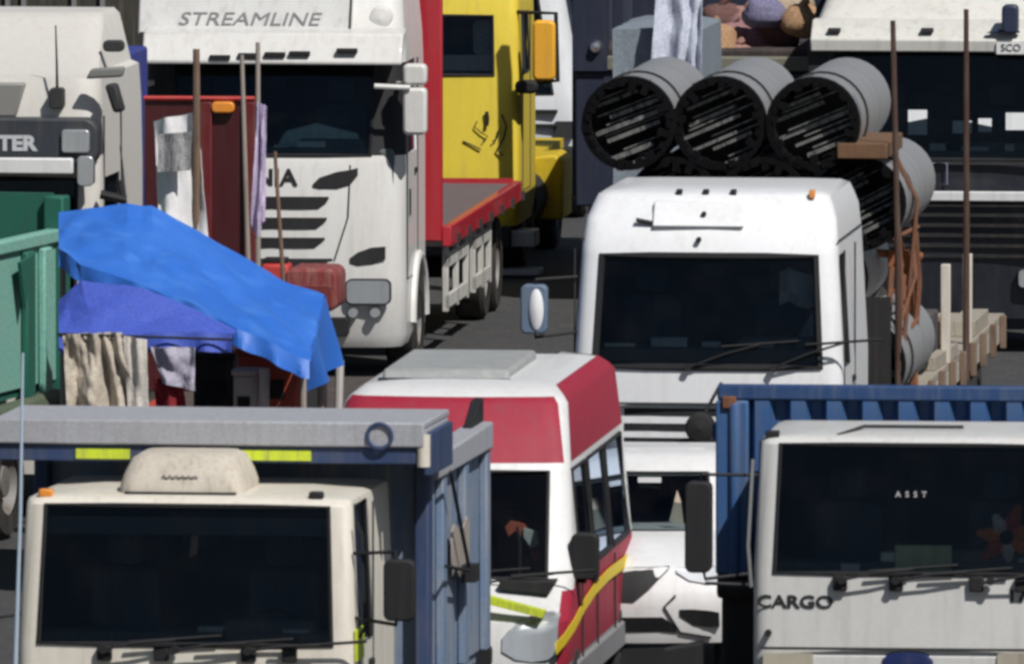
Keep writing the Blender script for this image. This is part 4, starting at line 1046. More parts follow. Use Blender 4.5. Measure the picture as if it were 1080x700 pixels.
S = Shell(rings, U, [.4, 1.3]); F = ['F1', 'F2', 'F3', 'F4']
cabm = S.build('cab', [cr2, black], R, S.keys(2, 3, F + ['S1', 'T1']))
gw = S.patch('windscreen', gls, R, S.keys(2, 3, F), -.012); MB().tube(S.outline(2, 3, F), .02, 6, closed=True).build('windscreen_seal', black, gw)
for sg in ('S1', 'T1'):
    S.patch('side_window', gls_side, R, S.keys(2, 3, [sg]), -.012); sx = 1 if sg == 'S1' else -1
    m = MB(); x = sx * (hw + .002); m.tube([(x, .38, zl1), (x, .36, 1.0), (x, 1.4, 1.0), (x, 1.4, zl1)], .008, 5); m.build('door_seam', trim, cabm)
seats(V, 2.0, hw, 1.1)
xr, _ = V.p(103, 150, -.05)
lb = MB().prism(rbox(-xr, xr, zl0 + .05, zl1, .12), -.08, .2).build('sign_box', paint('sign_charcoal', (.035, .04, .05), .4, .2), R, bevel=.02)
tx, tz = V.p(38, 152, -.08); text('lettering', 'GLOBETROTTER', .175, paint('silver_letter', (.55, .56, .58), .4, .1), lb, (tx, -.085, tz), align='RIGHT', sx=1.1, offset=.008)
for s_ in (-1, 1):
    x, z = V.p(80, 149, -.08); o = MB().prism(rbox(s_ * x - .12, s_ * x + .12, z - .1, z + .1, .03), -.12, .0).build('spot_lamp', lens_m, R, bevel=.01)
xs, zs = V.p(78, 177, -.15)
vz = V.z(170, -.15); MB().box(-xs, xs, -.22, -.16, V.z(187, -.15), vz).build('visor_bar', white, R, bevel=.015)
MB().prism(rbox(xs + .02, xr - .03, V.z(200, -.1), V.z(168, -.1), .04), -.12, .02).build('corner_lamp', lens_m, R, bevel=.01)
xg, zg = V.p(26, 124, .1); _, zg2 = V.p(26, 88, .1)
MB().prism([(-xg - 1.2, zg), (xg - .04, zg), (xg + .02, zg2), (-xg - 1.2, zg2)] if False else [(-.35, zg), (xg - .08, zg), (xg, zg2), (-.35, zg2)], S.yf(0, zg) - .012, S.yf(0, zg) + .15).build('roof_window', paint('roof_window_grey', (.24, .235, .22), .3, .2), R, bevel=.02)
x, z = V.p(60, 100, .1); MB().tube([(x, .12, z), (x, .1, z + .25), (x - .01, .1, V.z(30, .1))], [.014, .01, .006], 6).build('aerial', black, R)
MB().prism(rbox(x - .06, x + .06, z - .12, z + .06, .03), .05, .2).build('aerial_mount', trim, R, bevel=.01)
x0, z1 = V.p(112, 90, .0); x1, z0 = V.p(131, 120, .0)
o = MB().prism([(x0 - .02, z1), (x1 - .07, z1 + .02), (x1, z0 + .02), (x0 + .06, z0)], .0, .14).build('mirror', trim, R, bevel=.03)
m = MB(); xa, za = V.p(90, 80, .0); m.prism([(xa, za - .03), (x1 - .02, za - .01), (x1, za + .08), (xa + .05, za + .06)], .0, .1); m.build('mirror_arm', paint('arm_grey', (.2, .2, .19), .5, .2), o, bevel=.02)
xa, za = V.p(119, 49, 1.0); MB().prism(rbox(xa - .09, xa + .09, za - .05, za + .05, .04), 1.0, 1.12).build('side_marker', trim, R, bevel=.015)
m = MB(); xa, za = V.p(118, 205, .1); m.tube([(xa - .1, .1, za), (xa + .12, .12, za - .05)], .04); m.tube([(xa + .1, .12, za - .1), (xa + .06, .12, za + .12)], .025); m.build('grab_rail', black, R)
xb, zb = V.p(152, 62, 3.1)
MB().box(-xb + .3, xb - .27, 2.95, 5.2, 1.1, zb).build('side_cabinet', paint('royal_blue_sheet', (.025, .04, .25), .6, .2), R, bevel=.03)
chassis(V, .3, 6.5, (1.3, 5.4), .5, 1.25)

# ================================================================== 10. green tipper, left edge
green = paint('green_paint', (0.19, 0.44, 0.36), .55, .45, (.28, .36, .30), 2.5, var=.2)
dgreen = paint('dark_and_shaded_green', (0.012, 0.12, 0.08), .5, .35, (.04, .06, .05), 2.5)
V = Veh('green_tipper', -190, 143.5, 15, 'dusty green tipper body at the left edge beside the blue tarpaulin', 'truck')
R = V.root
hw = 1.2
# find the side wall plane so the top rail passes the measured height
y0_, z0_ = V.q(0, 257, hw); y1_, z1_ = V.q(55, 238, hw)
BY1 = y1_ + .1; BY0 = min(0, y0_ - .5)
zt0 = (z0_ + z1_) / 2; zf = V.z(402, 2)
zf = 1.3
for s_ in (-1, 1):
    x = s_ * hw
    m = MB(); m.box(x - .03, x + .03, BY0, BY1, zf, zt0 - .1); m.build('side_wall', green, R)
    MB().box(x - .06, x + .07, BY0 - .03, BY1 + .05, zt0 - .12, zt0).build('top_rail', green, R, bevel=.02)
    y = BY0 + .2
    while y < BY1 - .3:
        pass; y += 1.0
    for px in (28, 46):
        yy = V.q(px, 300, hw + .05)[0]
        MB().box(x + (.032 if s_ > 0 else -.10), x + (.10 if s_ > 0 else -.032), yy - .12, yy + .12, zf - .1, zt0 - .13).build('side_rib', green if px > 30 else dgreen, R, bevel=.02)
    MB().box(x - .08, x + .1, BY1 - .1, BY1 + .12, .8, zt0 + .28).build('corner_post', dgreen, R, bevel=.02)
    m = MB(); yy = V.q(27, 270, hw + .1)[0]; m.xprism([(yy - .25, zt0 - .2), (yy + .2, zt0 - .15), (yy - .1, zt0 - .6)], x + (.101 if s_ > 0 else -.13), x + (.13 if s_ > 0 else -.101)); m.build('rib_gusset', dgreen, R)
MB().box(-hw + .03, hw - .03, BY1 - .02, BY1 + .06, zf, zt0 + .3).build('end_wall', dgreen, R)  # the interior's shade is put into this wall's dark green
MB().box(-hw + .03, hw - .03, BY0, BY0 + .06, zf, zt0 - .1).build('front_wall', green, R)
MB().box(-hw, hw, BY0, BY1, zf - .08, zf).build('body_floor', dgreen, R)
MB().box(-.9, .9, -2.4, BY0 - .2, .5, 2.2).build('cab', dgreen, R, bevel=.1)
m = MB(); m.tube([(hw + .05, BY0 + .5, zf - .2), (hw + .1, BY1 - .3, zf - .15)], .09, 10); m.box(hw - .1, hw + .12, BY1 - .9, BY1 - .3, zf - .5, zf - .1)
m.build('side_tank', paint('tank_olive', (.07, .10, .06), .8, .5), R, bevel=.02)
chassis(V, -2.2, BY1, (-1.5, BY1 - 1.2), .5, 1.15)

# ================================================================== 11. dark fronted truck, upper right
V = Veh('dark_fronted_truck', 990, 167, 5.5, 'lorry with white roof visor and black grille with silver bar, upper right', 'truck')
R = V.root; hw = 1.27
wsb, wst = V.z(166), V.z(52)
blk = paint('gloss_black', (0.012, 0.014, 0.022), .25, .2, (.06, .06, .06), coat=.5)
lw = paint('visor_ivory', (0.64, 0.63, 0.58), .4, .2)
U = [-1, -.94, -.5, 0, .5, .94, 1]; Lc = 2.2
rings = [(.35, .05, .05, hw - .03, .15, Lc), (.9, 0, .05, hw, .15, Lc), (wsb, .03, .05, hw, .15, Lc), (wst, .15, .05, hw - .03, .15, Lc), (V.z(20, .2), .2, .05, hw - .05, .15, Lc), (V.z(-5, .5), .5, .05, hw - .12, .2, Lc), (V.z(-60, 1.2), 1.2, .05, hw - .2, .2, Lc)]
S = Shell(rings, U, [.4, 1.3])
S.build('cab', [lw, blk], R, S.keys(2, 3, F + ['S1', 'T1']), [(1, S.keys(0, 2, S.seg)), (1, S.keys(2, 3, ['F0', 'F5', 'R0', 'R1', 'R2', 'R3', 'L0', 'L1', 'L2', 'L3']))])
gw = S.patch('windscreen', gls, R, S.keys(2, 3, F), -.012); MB().tube(S.outline(2, 3, F), .02, 6, closed=True).build('windscreen_seal', black, gw)
for sg in ('S1', 'T1'): S.patch('side_window', gls_side, R, S.keys(2, 3, [sg]), -.012)
seats(V, wsb + .02, hw, 1.1)
za, zb = V.z(53, -.2), V.z(20, -.1)
o = MB().xprism([(-.2, za), (-.22, za + .12), (.05, zb), (.3, zb), (.3, za + .1)], -hw + .02, hw - .02).build('sun_visor', lw, R, bevel=.015)
for px in (880, 978): 
    x, z = V.p(px, 32, -.15); MB().box(x - .06, x + .06, -.2, -.1, z - .02, z + .02).build('visor_stud', trim, o, bevel=.005)
x, z = V.p(1066, 24, -.15); m = MB(); m.prism(rbox(x - .08, x + .08, z - .1, z + .18, .05), -.3, -.1); m.prism([(x - .25, z - .1), (x + .1, z - .1), (x + .05, z - .03)], -.25, -.15); m.build('visor_lamp', paint('lamp_navy', (.02, .03, .07), .3, .1), R, bevel=.02)
x, z = V.p(1066, 51, -.25); q = MB().box(x - .14, x + .14, -.24, -.225, z - .06, z + .06).build('number_plate', white, R); text('lettering', 'SCO', .1, black, q, (x, -.243, z))
x, z = V.p(988, 183, -.02); sq = [(x - .1, -.03, z - .1), (x + .1, -.03, z - .1), (x + .1, -.03, z + .1), (x - .1, -.03, z + .1)]
MB().tube(sq, .014, 6, closed=True).build('square_emblem', paint('emblem_grey', (.25, .27, .36), .4, .1, metal=.5), R)
za, zb = V.z(209), V.z(199); MB().box(-hw + .25, hw - .1, -.06, .02, za, zb).build('silver_bar', paint('bar_silver', (.68, .68, .68), .35, .2), R, bevel=.01)
MB().box(-hw + .2, hw - .2, -.02, .02, V.z(171), V.z(168)).build('panel_gap', trim, R)
m = MB(); z = .95
while z < V.z(212): m.box(-hw + .2, hw - .2, -.03, .03, z, z + .03); z += .1
m.build('grille', chassis_m, R)
for s_ in (-1, 1): lamp(V, s_ * .95, -.02, .75, .35, .2)
x0, z1 = V.p(852, 42, -.1); x1, z0 = V.p(872, 58, -.1)
mirror(V, x0, x1, z0 - .6, z1, -.1, [[(-hw + .05, .25, z1 + .03), (x1 - .1, .0, z1 + .03)]])
for i, (px, py, w_, h_) in enumerate(((968, 129, 20, 26), (1015, 134, 20, 13), (1039, 132, 14, 14), (1072, 128, 22, 18))):
    xa, za = V.p(px - w_ / 2, py + h_ / 2, .12); xb, zb = V.p(px + w_ / 2, py - h_ / 2, .12)
    MB().box(xa, xb, .09, .1, za, zb).build('windscreen_card', paint('card_pale', (.85, .88, .88), .6, .1), R)
MB().box(-1.28, 1.28, 2.6, 12, 1.2, 3.9).build('box_body', paint('navy_box', (.02, .03, .06)), R, bevel=.02)
chassis(V, .3, 11, (1.3, 8.5, 9.8), .5, 1.25)

# ================================================================== 12. open lorry with bundles, upper middle
V = Veh('open_lorry', 735, 174, 5.5, 'dark open lorry heaped with bundles at the top of the queue', 'truck')
R = V.root; hw = 1.25
zr = V.z(64); 
dk = paint('near_black_blue', (0.012, 0.018, 0.04), .45, .2, (.05, .05, .05))
olive = paint('olive_rail', (.17, .17, .13), .7, .4)
MB().box(-hw, hw, 0, .1, 1.0, zr - .1).build('front_board', dk, R, bevel=.02)
MB().box(-hw + .02, hw + .02, -.05, .12, zr - .1, zr + .05).build('top_rail', olive, R, bevel=.02)
MB().box(-hw, hw, .1, 7.5, 1.0, 1.1).build('deck', wood, R)
for s_ in (-1, 1):
    MB().box(s_ * hw - .04, s_ * hw + .04, .12, 7.5, 1.1, zr).build('side_board', dk, R)
    for y in (.2, 2.4, 4.8, 7.2): MB().box(s_ * hw - .05, s_ * hw + .05, y, y + .1, 1.1, 4.4).build('stake', dk, R, bevel=.01)
MB().box(-hw, hw, 7.4, 7.5, 1.1, 4.3).build('rear_board', dk, R)
xa, za = V.p(628, 50, -.1); MB().lathe([(0, -.08), (.05, -.07), (.07, 0), (0, .02)], 'y', (xa, -.06, za), 14).build('spot_lamp', chrome, R)
MB().box(-hw - .02, xa + .12, -.06, .1, zr - .1, 4.2).build('headboard_panel', dk, R)
chassis(V, .2, 7.5, (1.0, 5.5), .5, 1.2)
fab = [((.40, .24, .13), 'ochre brown'), ((.30, .16, .17), 'mauve brown'), ((.42, .33, .24), 'sandy'), ((.20, .19, .30), 'slate blue'), ((.16, .08, .07), 'dark brown'), ((.36, .20, .17), 'dusty pink')]
spots = [(752, 48, .26, 0, 'at the left end of the heap'), (772, 42, .22, 1, 'second from the left in the heap'), (788, 26, .22, 5, 'in the middle of the heap, above the others'), (806, 14, .2, 3, 'near the top of the heap'), (795, 50, .22, 1, 'low in the middle of the heap by the rail'),
         (832, 10, .24, 2, 'high at the right end of the heap'), (846, 22, .2, 0, 'beside the black lorry mirror'), (822, 36, .2, 4, 'under the sandy bundle at the right'), (762, 20, .2, 4, 'behind the ochre bundle at the left'), (778, 60, .16, 5, 'smallest, against the top rail')]
for i, (px, py, r, ci, where) in enumerate(spots):
    yl = .55 + (i % 3) * .35; x, z = V.p(px, py, yl); m = MB(); c, nm = fab[ci]
    n1, n2 = 14, 10
    rows = []
    for a in range(n2 + 1):
        ph = math.pi * a / n2; row = []
        for b_ in range(n1 + 1):
            th = 2 * math.pi * (b_ % n1) / n1
            d = Vector((math.sin(ph) * math.cos(th), math.sin(ph) * math.sin(th), math.cos(ph)))
            k = 1 + .28 * noise.noise(d * 1.6 + Vector((i * 3.1, 0, 0))) + .12 * noise.noise(d * 4 + Vector((0, i, 0)))
            row.append((d.x * r * 1.15 * k, d.y * r * .9 * k, d.z * r * .85 * k))
        rows.append(row)
    m.grid(rows); o = m.build('bundle', cloth('bundle_' + nm.replace(' ', '_'), c, var=.35), None, angle=70)
    nb = MB().tube([(0, -.02, r * .7), (.02, -.05, r * .95), (.05, -.03, r * 1.05)], [.05, .035, .05], 6).build('knot', cloth('bundle_' + nm.replace(' ', '_'), c), o)
    o.location = onroad(V, x, yl, z); tag(o, nm + ' cloth bundle ' + where, 'bundle', 'bundles heaped on the open lorry')
q = MB().box(-hw + .2, hw - .1, .2, 2.2, 1.1, zr + .12).build('packing_case', paint('case_dark', (.04, .03, .03), .8, .3), None, bevel=.03)
q.location = onroad(V, 0, 0, 0); q.rotation_euler = (0, 0, -V.yaw); tag(q, 'dark packing case under the heap of bundles on the open lorry', 'packing case')

# ================================================================== 13. caged trailer and maroon lorry far upper left
V = Veh('caged_trailer', 40, 186, 5.5, 'dark slatted trailer with pale uprights behind the cream cab', 'trailer')
R = V.root
MB().box(-1.25, 1.25, 0, .08, 1.0, 3.6).build('front_board', paint('cage_dark', (.03, .03, .025), .8, .4), R)
for px in (8, 25, 78, 108):
    x, z = V.p(px, 8, -.05); MB().box(x - .025, x + .025, -.06, .0, 1.0, 3.6).build('upright', steel, R)
MB().box(-1.25, 1.25, .08, 8, 1.0, 1.1).build('deck', wood, R)
for s_ in (-1, 1): MB().box(s_ * 1.25 - .03, s_ * 1.25 + .03, .08, 8, 1.1, 3.4).build('side_board', paint('cage_dark', (.03, .03, .025)), R)
chassis(V, .2, 8, (1.2, 6.2), .5, 1.2)
V = Veh('maroon_truck', 122, 198, 5.5, 'maroon box lorry glimpsed between the cream cab and the streamlined one', 'truck')
R = V.root
S = cab(V, 1.2, .5, .9, 1.3, 1.7, 2.5, 2.65, 2.8, paint('maroon_paint', (.10, .012, .03), .4, .2), length=1.8)
MB().box(-1.22, 1.22, 2.0, 9, 1.1, 3.7).build('box_body', paint('mauve_box', (.22, .14, .22), .6, .3), R, bevel=.02)
chassis(V, .3, 9, (1.0, 6.5), .5, 1.2)

# odds and ends along the right side of the tube trailer
V = MID
r_ = solo('spare_tyre', V, MTW - .45, 6.6, MZD, 'worn spare tyre standing on the trailer deck behind the brown post', 'tyre')
MB().lathe([(.22, -.1), (.36, -.12), (.42, -.07), (.43, 0), (.42, .07), (.36, .12), (.22, .1)], 'x', (0, 0, .43), 28).build('tread', rubber, r_)
MB().lathe([(.23, .05), (.2, .0), (.1, .02), (.02, .02)], 'x', (0, 0, .43), 20).build('rim', rust, r_)
def lump(name, loc, r, mat, label, cat, seed, sq=(1, 1, 1)):
    m = MB(); rows = []
    for a in range(13):
        ph = math.pi * a / 12; row = []
        for b_ in range(19):
            th = 2 * math.pi * (b_ % 18) / 18; d = Vector((math.sin(ph) * math.cos(th), math.sin(ph) * math.sin(th), math.cos(ph)))
            k = 1 + .3 * noise.noise(d * 1.5 + Vector((seed, 0, 0))) + .15 * noise.noise(d * 5 + Vector((0, seed, 0)))
            row.append((d.x * r * k * sq[0], d.y * r * k * sq[1], max(-r * .6, d.z * r * k * sq[2]) + r * .6))
        rows.append(row)
    m.grid(rows); o = m.build(name, mat, None, angle=70, loc=loc); tag(o, label, cat); return o
lump('sack', onroad(V, MTW - .3, 5.0, MZD + .0), .24, cloth('sack_khaki', (.22, .17, .12)), 'slumped khaki sack on the deck just left of the yellow rope', 'sack', 3.3)
lump('folded_tarpaulin', onroad(V, MTW - .38, 3.9, rowsz[1] + .5), .22, cloth('dark_canvas', (.06, .055, .05)), 'crumpled dark canvas wedged against the stack above the yellow rope', 'canvas', 8.1, (1.3, 1, .7))
for i, (x, y, z, L_, tx_, tz_) in enumerate(((MTW - .08, 4.4, 2.0, 1.1, .12, 75), (MTW - .1, 5.2, 1.8, 1.0, -.1, 62), (MTW - .2, 6.0, 2.2, .9, .1, 48))):
    a = D2R(tz_); d = Vector((math.cos(a) * .25, .3, math.sin(a))).normalized() * L_ * .8; p = onroad(V, x - .1, y, MZD)
    o = MB().tube([p, p + d * .6, p + d * 1.35], [.03, .028, .026], 6).build('rusty_bar', rust, None)
    tag(o, ['short rusty bar leaning steeply against the tube stack, nearest the cab', 'rusty bar leaning between the cab and the load binder', 'rusty bar leaning lowest, beside the spare tyre'][i], 'bar', 'rusty bars leaning on the tube stack')

# ================================================================== 14. red trailer carrying the camp under the blue tarpaulin
V = Veh('flat_trailer', 215, 139.2, 5.5, 'low dark red trailer under the blue tarpaulin with a tall maroon panel', 'trailer')
R = V.root; TV = V
ZT = 1.05
dred = paint('maroon_panel', (0.055, 0.004, 0.006), .35, .25, (.05, .02, .02), 3, coat=.3)
bred = paint('bright_red', (0.48, 0.035, 0.03), .45, .35, (.3, .15, .12), 3)
MB().box(-1.25, 1.25, 0, 10.5, ZT - .08, ZT).build('deck', paint('deck_dark', (.06, .045, .04), .85, .5), R)
for s_ in (-1, 1): MB().box(s_ * 1.25 - .04, s_ * 1.25 + .04, -.02, 10.5, ZT - .25, ZT + .02).build('side_rail', bred, R, bevel=.015)
MB().box(-1.25, 1.25, -.06, -.0, ZT - .25, ZT + .02).build('end_rail', bred, R, bevel=.01)
PY = 8.6
xa, za = V.p(152, 101, PY); xb, _ = V.p(269, 101, PY)
m = MB(); m.box(xa, xb, PY, PY + .06, ZT, za - .04); pn = m.build('tall_panel', dred, R, bevel=.01)
m = MB(); m.tube([(xa, PY - .02, za - .02), (xb, PY - .02, za - .02)], .022, 6); m.build('top_bar', bred, pn)
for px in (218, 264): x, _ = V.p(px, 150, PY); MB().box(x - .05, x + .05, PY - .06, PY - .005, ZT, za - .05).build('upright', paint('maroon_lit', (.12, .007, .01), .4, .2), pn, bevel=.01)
x, z = V.p(236, 113, PY); MB().prism(rbox(x - .1, x + .1, z - .05, z + .05, .04), PY - .08, PY - .0).build('marker_lamp', amber, pn, bevel=.015)
chassis(V, .2, 10.4, (7.0, 8.3), .42, 1.15)
def T(px, py, yl): x, z = TV.p(px, py, yl); return onroad(TV, x, yl, z)
# red cabinet with rounded top, standing behind the tarpaulin
r_ = solo('tool_cabinet', TV, TV.p(328, 300, 6.2)[0], 6.2, ZT, 'red metal cabinet with worn pinkish top beside the white streamlined cab', 'cabinet')
xa, za = TV.p(300, 283, 6.2); xb, _ = TV.p(356, 283, 6.2); hw_ = (xb - xa) / 2; hz = za - ZT
zm_ = TV.z(330, 6.2) - ZT
MB().box(-hw_ + .05, hw_ * .3, .1, .65, 0, zm_).build('stand', trim, r_)
MB().prism(rbox(-hw_, hw_, zm_, hz, .08), 0, .7).build('carcass', paint('worn_red', (.22, .03, .03), .6, .8, (.34, .19, .16), 4, var=.25), r_, bevel=.03)
MB().prism(rbox(-hw_ + .05, hw_ - .05, zm_ + .03, hz - .14, .03), -.02, -.003).build('door', paint('cabinet_door', (.16, .02, .02), .5, .4), r_, bevel=.01)
r2 = solo('fuel_can', TV, TV.p(290, 278, 6.8)[0], 6.8, ZT, 'small scarlet box standing left of the red cabinet under the grille', 'box')
z = TV.z(280, 6.8) - ZT
MB().box(-.12, .12, 0, .3, 0, z).build('shell', bred, r2, bevel=.03); MB().box(-.1, .1, .05, .2, z + .002, z + .05).build('handle', black, r2, bevel=.01)
# masts
mastm = paint('mast_wood', (.20, .13, .09), .8, .5, (.08, .05, .04), 6)
palem = paint('mast_pale', (.34, .29, .25), .7, .4)
masts = [(207, 208, 52, .036, 4.6, 'thick brown mast at the right edge of the hanging banner', mastm), (255, 262, 58, .022, 4.7, 'thin pale mast left of the lavender flag', palem),
         (277, 272, 45, .024, 4.4, 'pale mast carrying the lavender flag', palem), (290, 286, 160, .02, 4.9, 'shortest brown mast in front of the white grille', mastm)]
for (pxt, pxb, pyt, r, yl, lab, mm) in masts:
    pxt, pxb = (pxb, pxt) if False else (pxt, pxb)
    t_ = T(pxt if pxt != 277 else 272, pyt, yl); b_ = T(pxb if pxt != 290 else 298, 285, yl)
    d_ = (b_ - t_); k = (ZT - t_.z) / d_.z; foot = t_ + d_ * k
    o = MB().tube([foot, foot + (t_ - foot) * .5, t_], [r, r * .95, r * .8], 8).build('mast', mm, None); tag(o, lab, 'mast', 'masts standing on the red trailer')
# banner with a printed grey picture
bw_ = cloth('banner_white', (.76, .75, .75), var=.06)
def lx(p): return p
drape('hanging_banner', T(161, 128, 4.7), T(206, 118, 4.62), T(168, 268, 4.5), T(224, 262, 4.55), 26, 22, bw_, .05, 11, 'white cloth banner with a blurred grey print, tied to the brown mast', 'banner', hem=.05, seed=1)
ban = bpy.data.objects['hanging_banner']
t = bw_.node_tree; N = t.nodes.new; bs = t.nodes['Principled BSDF']; lk = bs.inputs['Base Color'].links[0].from_socket
m2 = bw_
def print_patch():
    a, b, c, d = T(168, 141, 4.6), T(202, 138, 4.55), T(166, 181, 4.55), T(201, 179, 4.5)
    m = MB(); rows = []
    for j in range(13):
        row = []
        for i in range(13):
            s_, t_ = i / 12, j / 12; p = (a * (1 - s_) + b * s_) * (1 - t_) + (c * (1 - s_) + d * s_) * t_
            p = p + Vector((0, -.10 + .02 * math.sin(s_ * 9), 0)); row.append(p)
        rows.append(row)
    m.grid(rows); o = m.build('printed_picture', paint('grey_print', (.34, .34, .34), .8, 1.0, (.07, .07, .08), 5, var=.5), None, solid=.006); o.parent = ban; return o
print_patch()
drape('lavender_flag', T(272, 108, 4.36), T(281, 112, 4.36), T(264, 236, 4.2), T(279, 232, 4.25), 12, 20, cloth('lavender', (.50, .42, .58)), .06, 8, 'limp lavender flag hanging down the pale mast', 'flag', hem=.1, seed=5)
# blue tarpaulin: an awning from a high back edge down to a low front edge, with a flap at its right end
tb = paint('tarp_blue', (0.028, 0.145, 0.56), .36, .45, (.07, .23, .66), .6, var=.015)
back = [T(62, 226, 2.6), T(96, 219, 2.6), T(135, 214, 2.6), T(160, 219, 2.6), T(205, 242, 2.6), T(250, 268, 2.6), T(300, 296, 2.6), T(342, 312, 2.5)]
front = [T(62, 262, 1.2), T(85, 280, .9), T(130, 294, .7), T(165, 306, .6), T(208, 324, .5), T(250, 347, .4), T(292, 366, .4), T(326, 380, .5)]
def lerpl(L_, t):
    t *= len(L_) - 1; k = min(int(t), len(L_) - 2); t -= k; return L_[k] * (1 - t) + L_[k + 1] * t
def tarp(name, top, bot, nx, nz, mat, label, sag=.12, amp=.03, seed=0, cat='tarpaulin', hem=.15):
    m = MB(); rows = []
    for j in range(nz + 1):
        t = j / nz; row = []
        for i in range(nx + 1):
            s_ = i / nx; p = lerpl(top, s_) * (1 - t) + lerpl(bot, s_) * t
            n_ = noise.noise(Vector((s_ * 5 + t * 1.5, t * 1.6 - s_ * 2, seed))) * amp * 1.6
            q_ = (s_ * 6.3 + t * 1.7 + .5 * noise.noise(Vector((s_ * 3, t * 3, 4.0)))) % 1.0; n_ += amp * 1.6 * (abs(q_ - .5) * 2 - .5) * (.4 + .6 * noise.noise(Vector((s_ * 4, 2, 2))))
            q_ = (s_ * 4.1 - t * 2.3 + .4 * noise.noise(Vector((s_ * 4, t * 2, 9.0)))) % 1.0; n_ += amp * 1.2 * (abs(q_ - .5) * 2 - .5)
            n_ *= .35 + .65 * math.sin(math.pi * min(1, t * 1.02))
            p = p + Vector((0, 0, n_ - sag * math.sin(math.pi * t) * (.4 + .6 * math.sin(math.pi * s_))))
            row.append(p)
        rows.append(row)
    # a narrow hem turned down at the lower edge
    base_ = rows[-1]
    for q_ in (1, 2, 3): rows.append([p + Vector((.01 * math.sin(i * .9), -.012 * q_ + .012 * math.sin(i * .7) * q_, -hem * q_ / 3)) for i, p in enumerate(base_)])
    m.grid(rows); o = m.build(name, mat, None, solid=.005, angle=12); tag(o, label, cat); return o
big = tarp('blue_tarpaulin', back, front, 70, 22, tb, 'bright blue tarpaulin awning sloping down to the right, topmost cover of the camp', sag=.05, amp=.034, seed=2.2)
flap = MB(); rows = []
P0, P1 = T(342, 312, 2.5), T(326, 380, .5)
Q0, Q1 = T(356, 385, 2.3), T(327, 415, .6)
for j in range(15):
    t = j / 14; row = []
    for i in range(15):
        s_ = i / 14; p = (P0 * (1 - s_) + P1 * s_) * (1 - t) + (Q0 * (1 - s_) + Q1 * s_) * t
        p.x += .05 * math.sin(s_ * 10 + t * 2) * t; row.append(p)
    rows.append(row)
flap.grid(rows); flap.build('end_flap', tb, big, solid=.012)
for i, (px, py, yl, px2) in enumerate(((66, 228, 2.62, 64), (338, 316, 2.5, 336), (320, 378, .52, 320))):
    t_ = T(px, py, yl); o = MB().tube([Vector((t_.x, t_.y + .03, ZT)), t_ + Vector((0, .03, -.06))], .025, 8).build('tent_pole', palem, None)
    tag(o, ['pole under the back left corner of the blue tarpaulin', 'pole at the right end fold of the blue tarpaulin', 'pole just left of the hanging blue flap'][i], 'pole', 'poles holding up the blue tarpaulin')
tb2 = cloth('tarp_violet', (0.055, 0.10, 0.48), rough=.5, var=.2)
tarp('violet_tarpaulin', [T(62, 318, .75), T(86, 296, .7), T(150, 304, .55), T(205, 326, .45), T(250, 350, .35)], [T(62, 352, .1), T(100, 353, .08), T(150, 352, .06), T(205, 350, .06), T(246, 352, .06)], 40, 10, tb2, 'violet blue inner sheet stretched below the bright tarpaulin', sag=.02, amp=.02, seed=6)
drape('sheet_valance', T(62, 353, .09), T(246, 353, .09), T(62, 366, .12), T(246, 366, .12), 40, 4, cloth('valance_blue', (.02, .035, .13)), .02, 30, 'narrow navy strip hanging from the violet inner sheet', 'valance', seed=2)
drape('hanging_blanket', T(66, 352, -.02), T(128, 350, -.02), T(72, 440, .0), T(152, 458, -.02), 64, 36, cloth('blanket_beige', (.50, .44, .36)), .09, 15, 'beige blanket hung in folds under the left of the camp', 'blanket', hem=.2, seed=4)
drape('hanging_towel', T(130, 354, -.08), T(155, 358, -.08), T(136, 456, -.08), T(157, 456, -.08), 14, 14, cloth('towel_cream', (.60, .56, .50)), .05, 7, 'narrow cream towel hanging right of the beige blanket', 'towel', seed=7)
drape('hanging_shirt', T(158, 366, -.02), T(206, 366, -.02), T(172, 404, -.02), T(205, 412, -.02), 22, 12, cloth('shirt_grey', (.40, .38, .46)), .06, 11, 'lilac grey cloth hanging in the middle of the camp', 'cloth', seed=8)
drape('hanging_bag', T(162, 398, .05), T(192, 402, .05), T(166, 450, .05), T(200, 450, .05), 14, 10, cloth('red_cloth', (.22, .012, .02)), .05, 7, 'dark red cloth hanging below the lilac grey one', 'cloth', seed=9)
line = MB().tube([T(60, 352, -.02), T(150, 355, -.03), T(246, 358, -.02)], .012, 6).build('washing_line', black, None); tag(line, 'dark cord the clothes hang from under the tarpaulin', 'washing line')
def crate(px0, px1, pyt, yl, mat, label, cat='crate', nm='crate', depth=.5):
    x0, zt_ = TV.p(px0, pyt, yl); x1, _ = TV.p(px1, pyt, yl); r = solo(nm, TV, (x0 + x1) / 2, yl, ZT, label, cat); h = (x1 - x0) / 2; H = zt_ - ZT
    MB().box(-h, h, 0, depth, 0, H).build('walls', mat, r, bevel=.02); MB().box(-h - .015, h + .015, -.015, depth + .015, H + .002, H + .05).build('rim', mat, r, bevel=.01)
    m = MB(); m.box(-h * .6, h * .6, -.014, -.002, H * .55, H * .75); m.build('hand_hold', black, r); return r
crate(250, 312, 374, 1.9, paint('orange_red_plastic', (.42, .06, .03), .5, .3), 'orange red crate in the sun under the right end of the tarpaulin')
crate(246, 268, 396, 1.2, paint('pale_plastic', (.55, .53, .50), .5, .3), 'small off white tub in front of the orange red crate', 'tub', 'tub', .3)
crate(204, 246, 378, 2.6, paint('dark_box', (.02, .022, .03), .6, .3), 'dark box standing deep in the shade of the camp', 'box', 'storage_box')
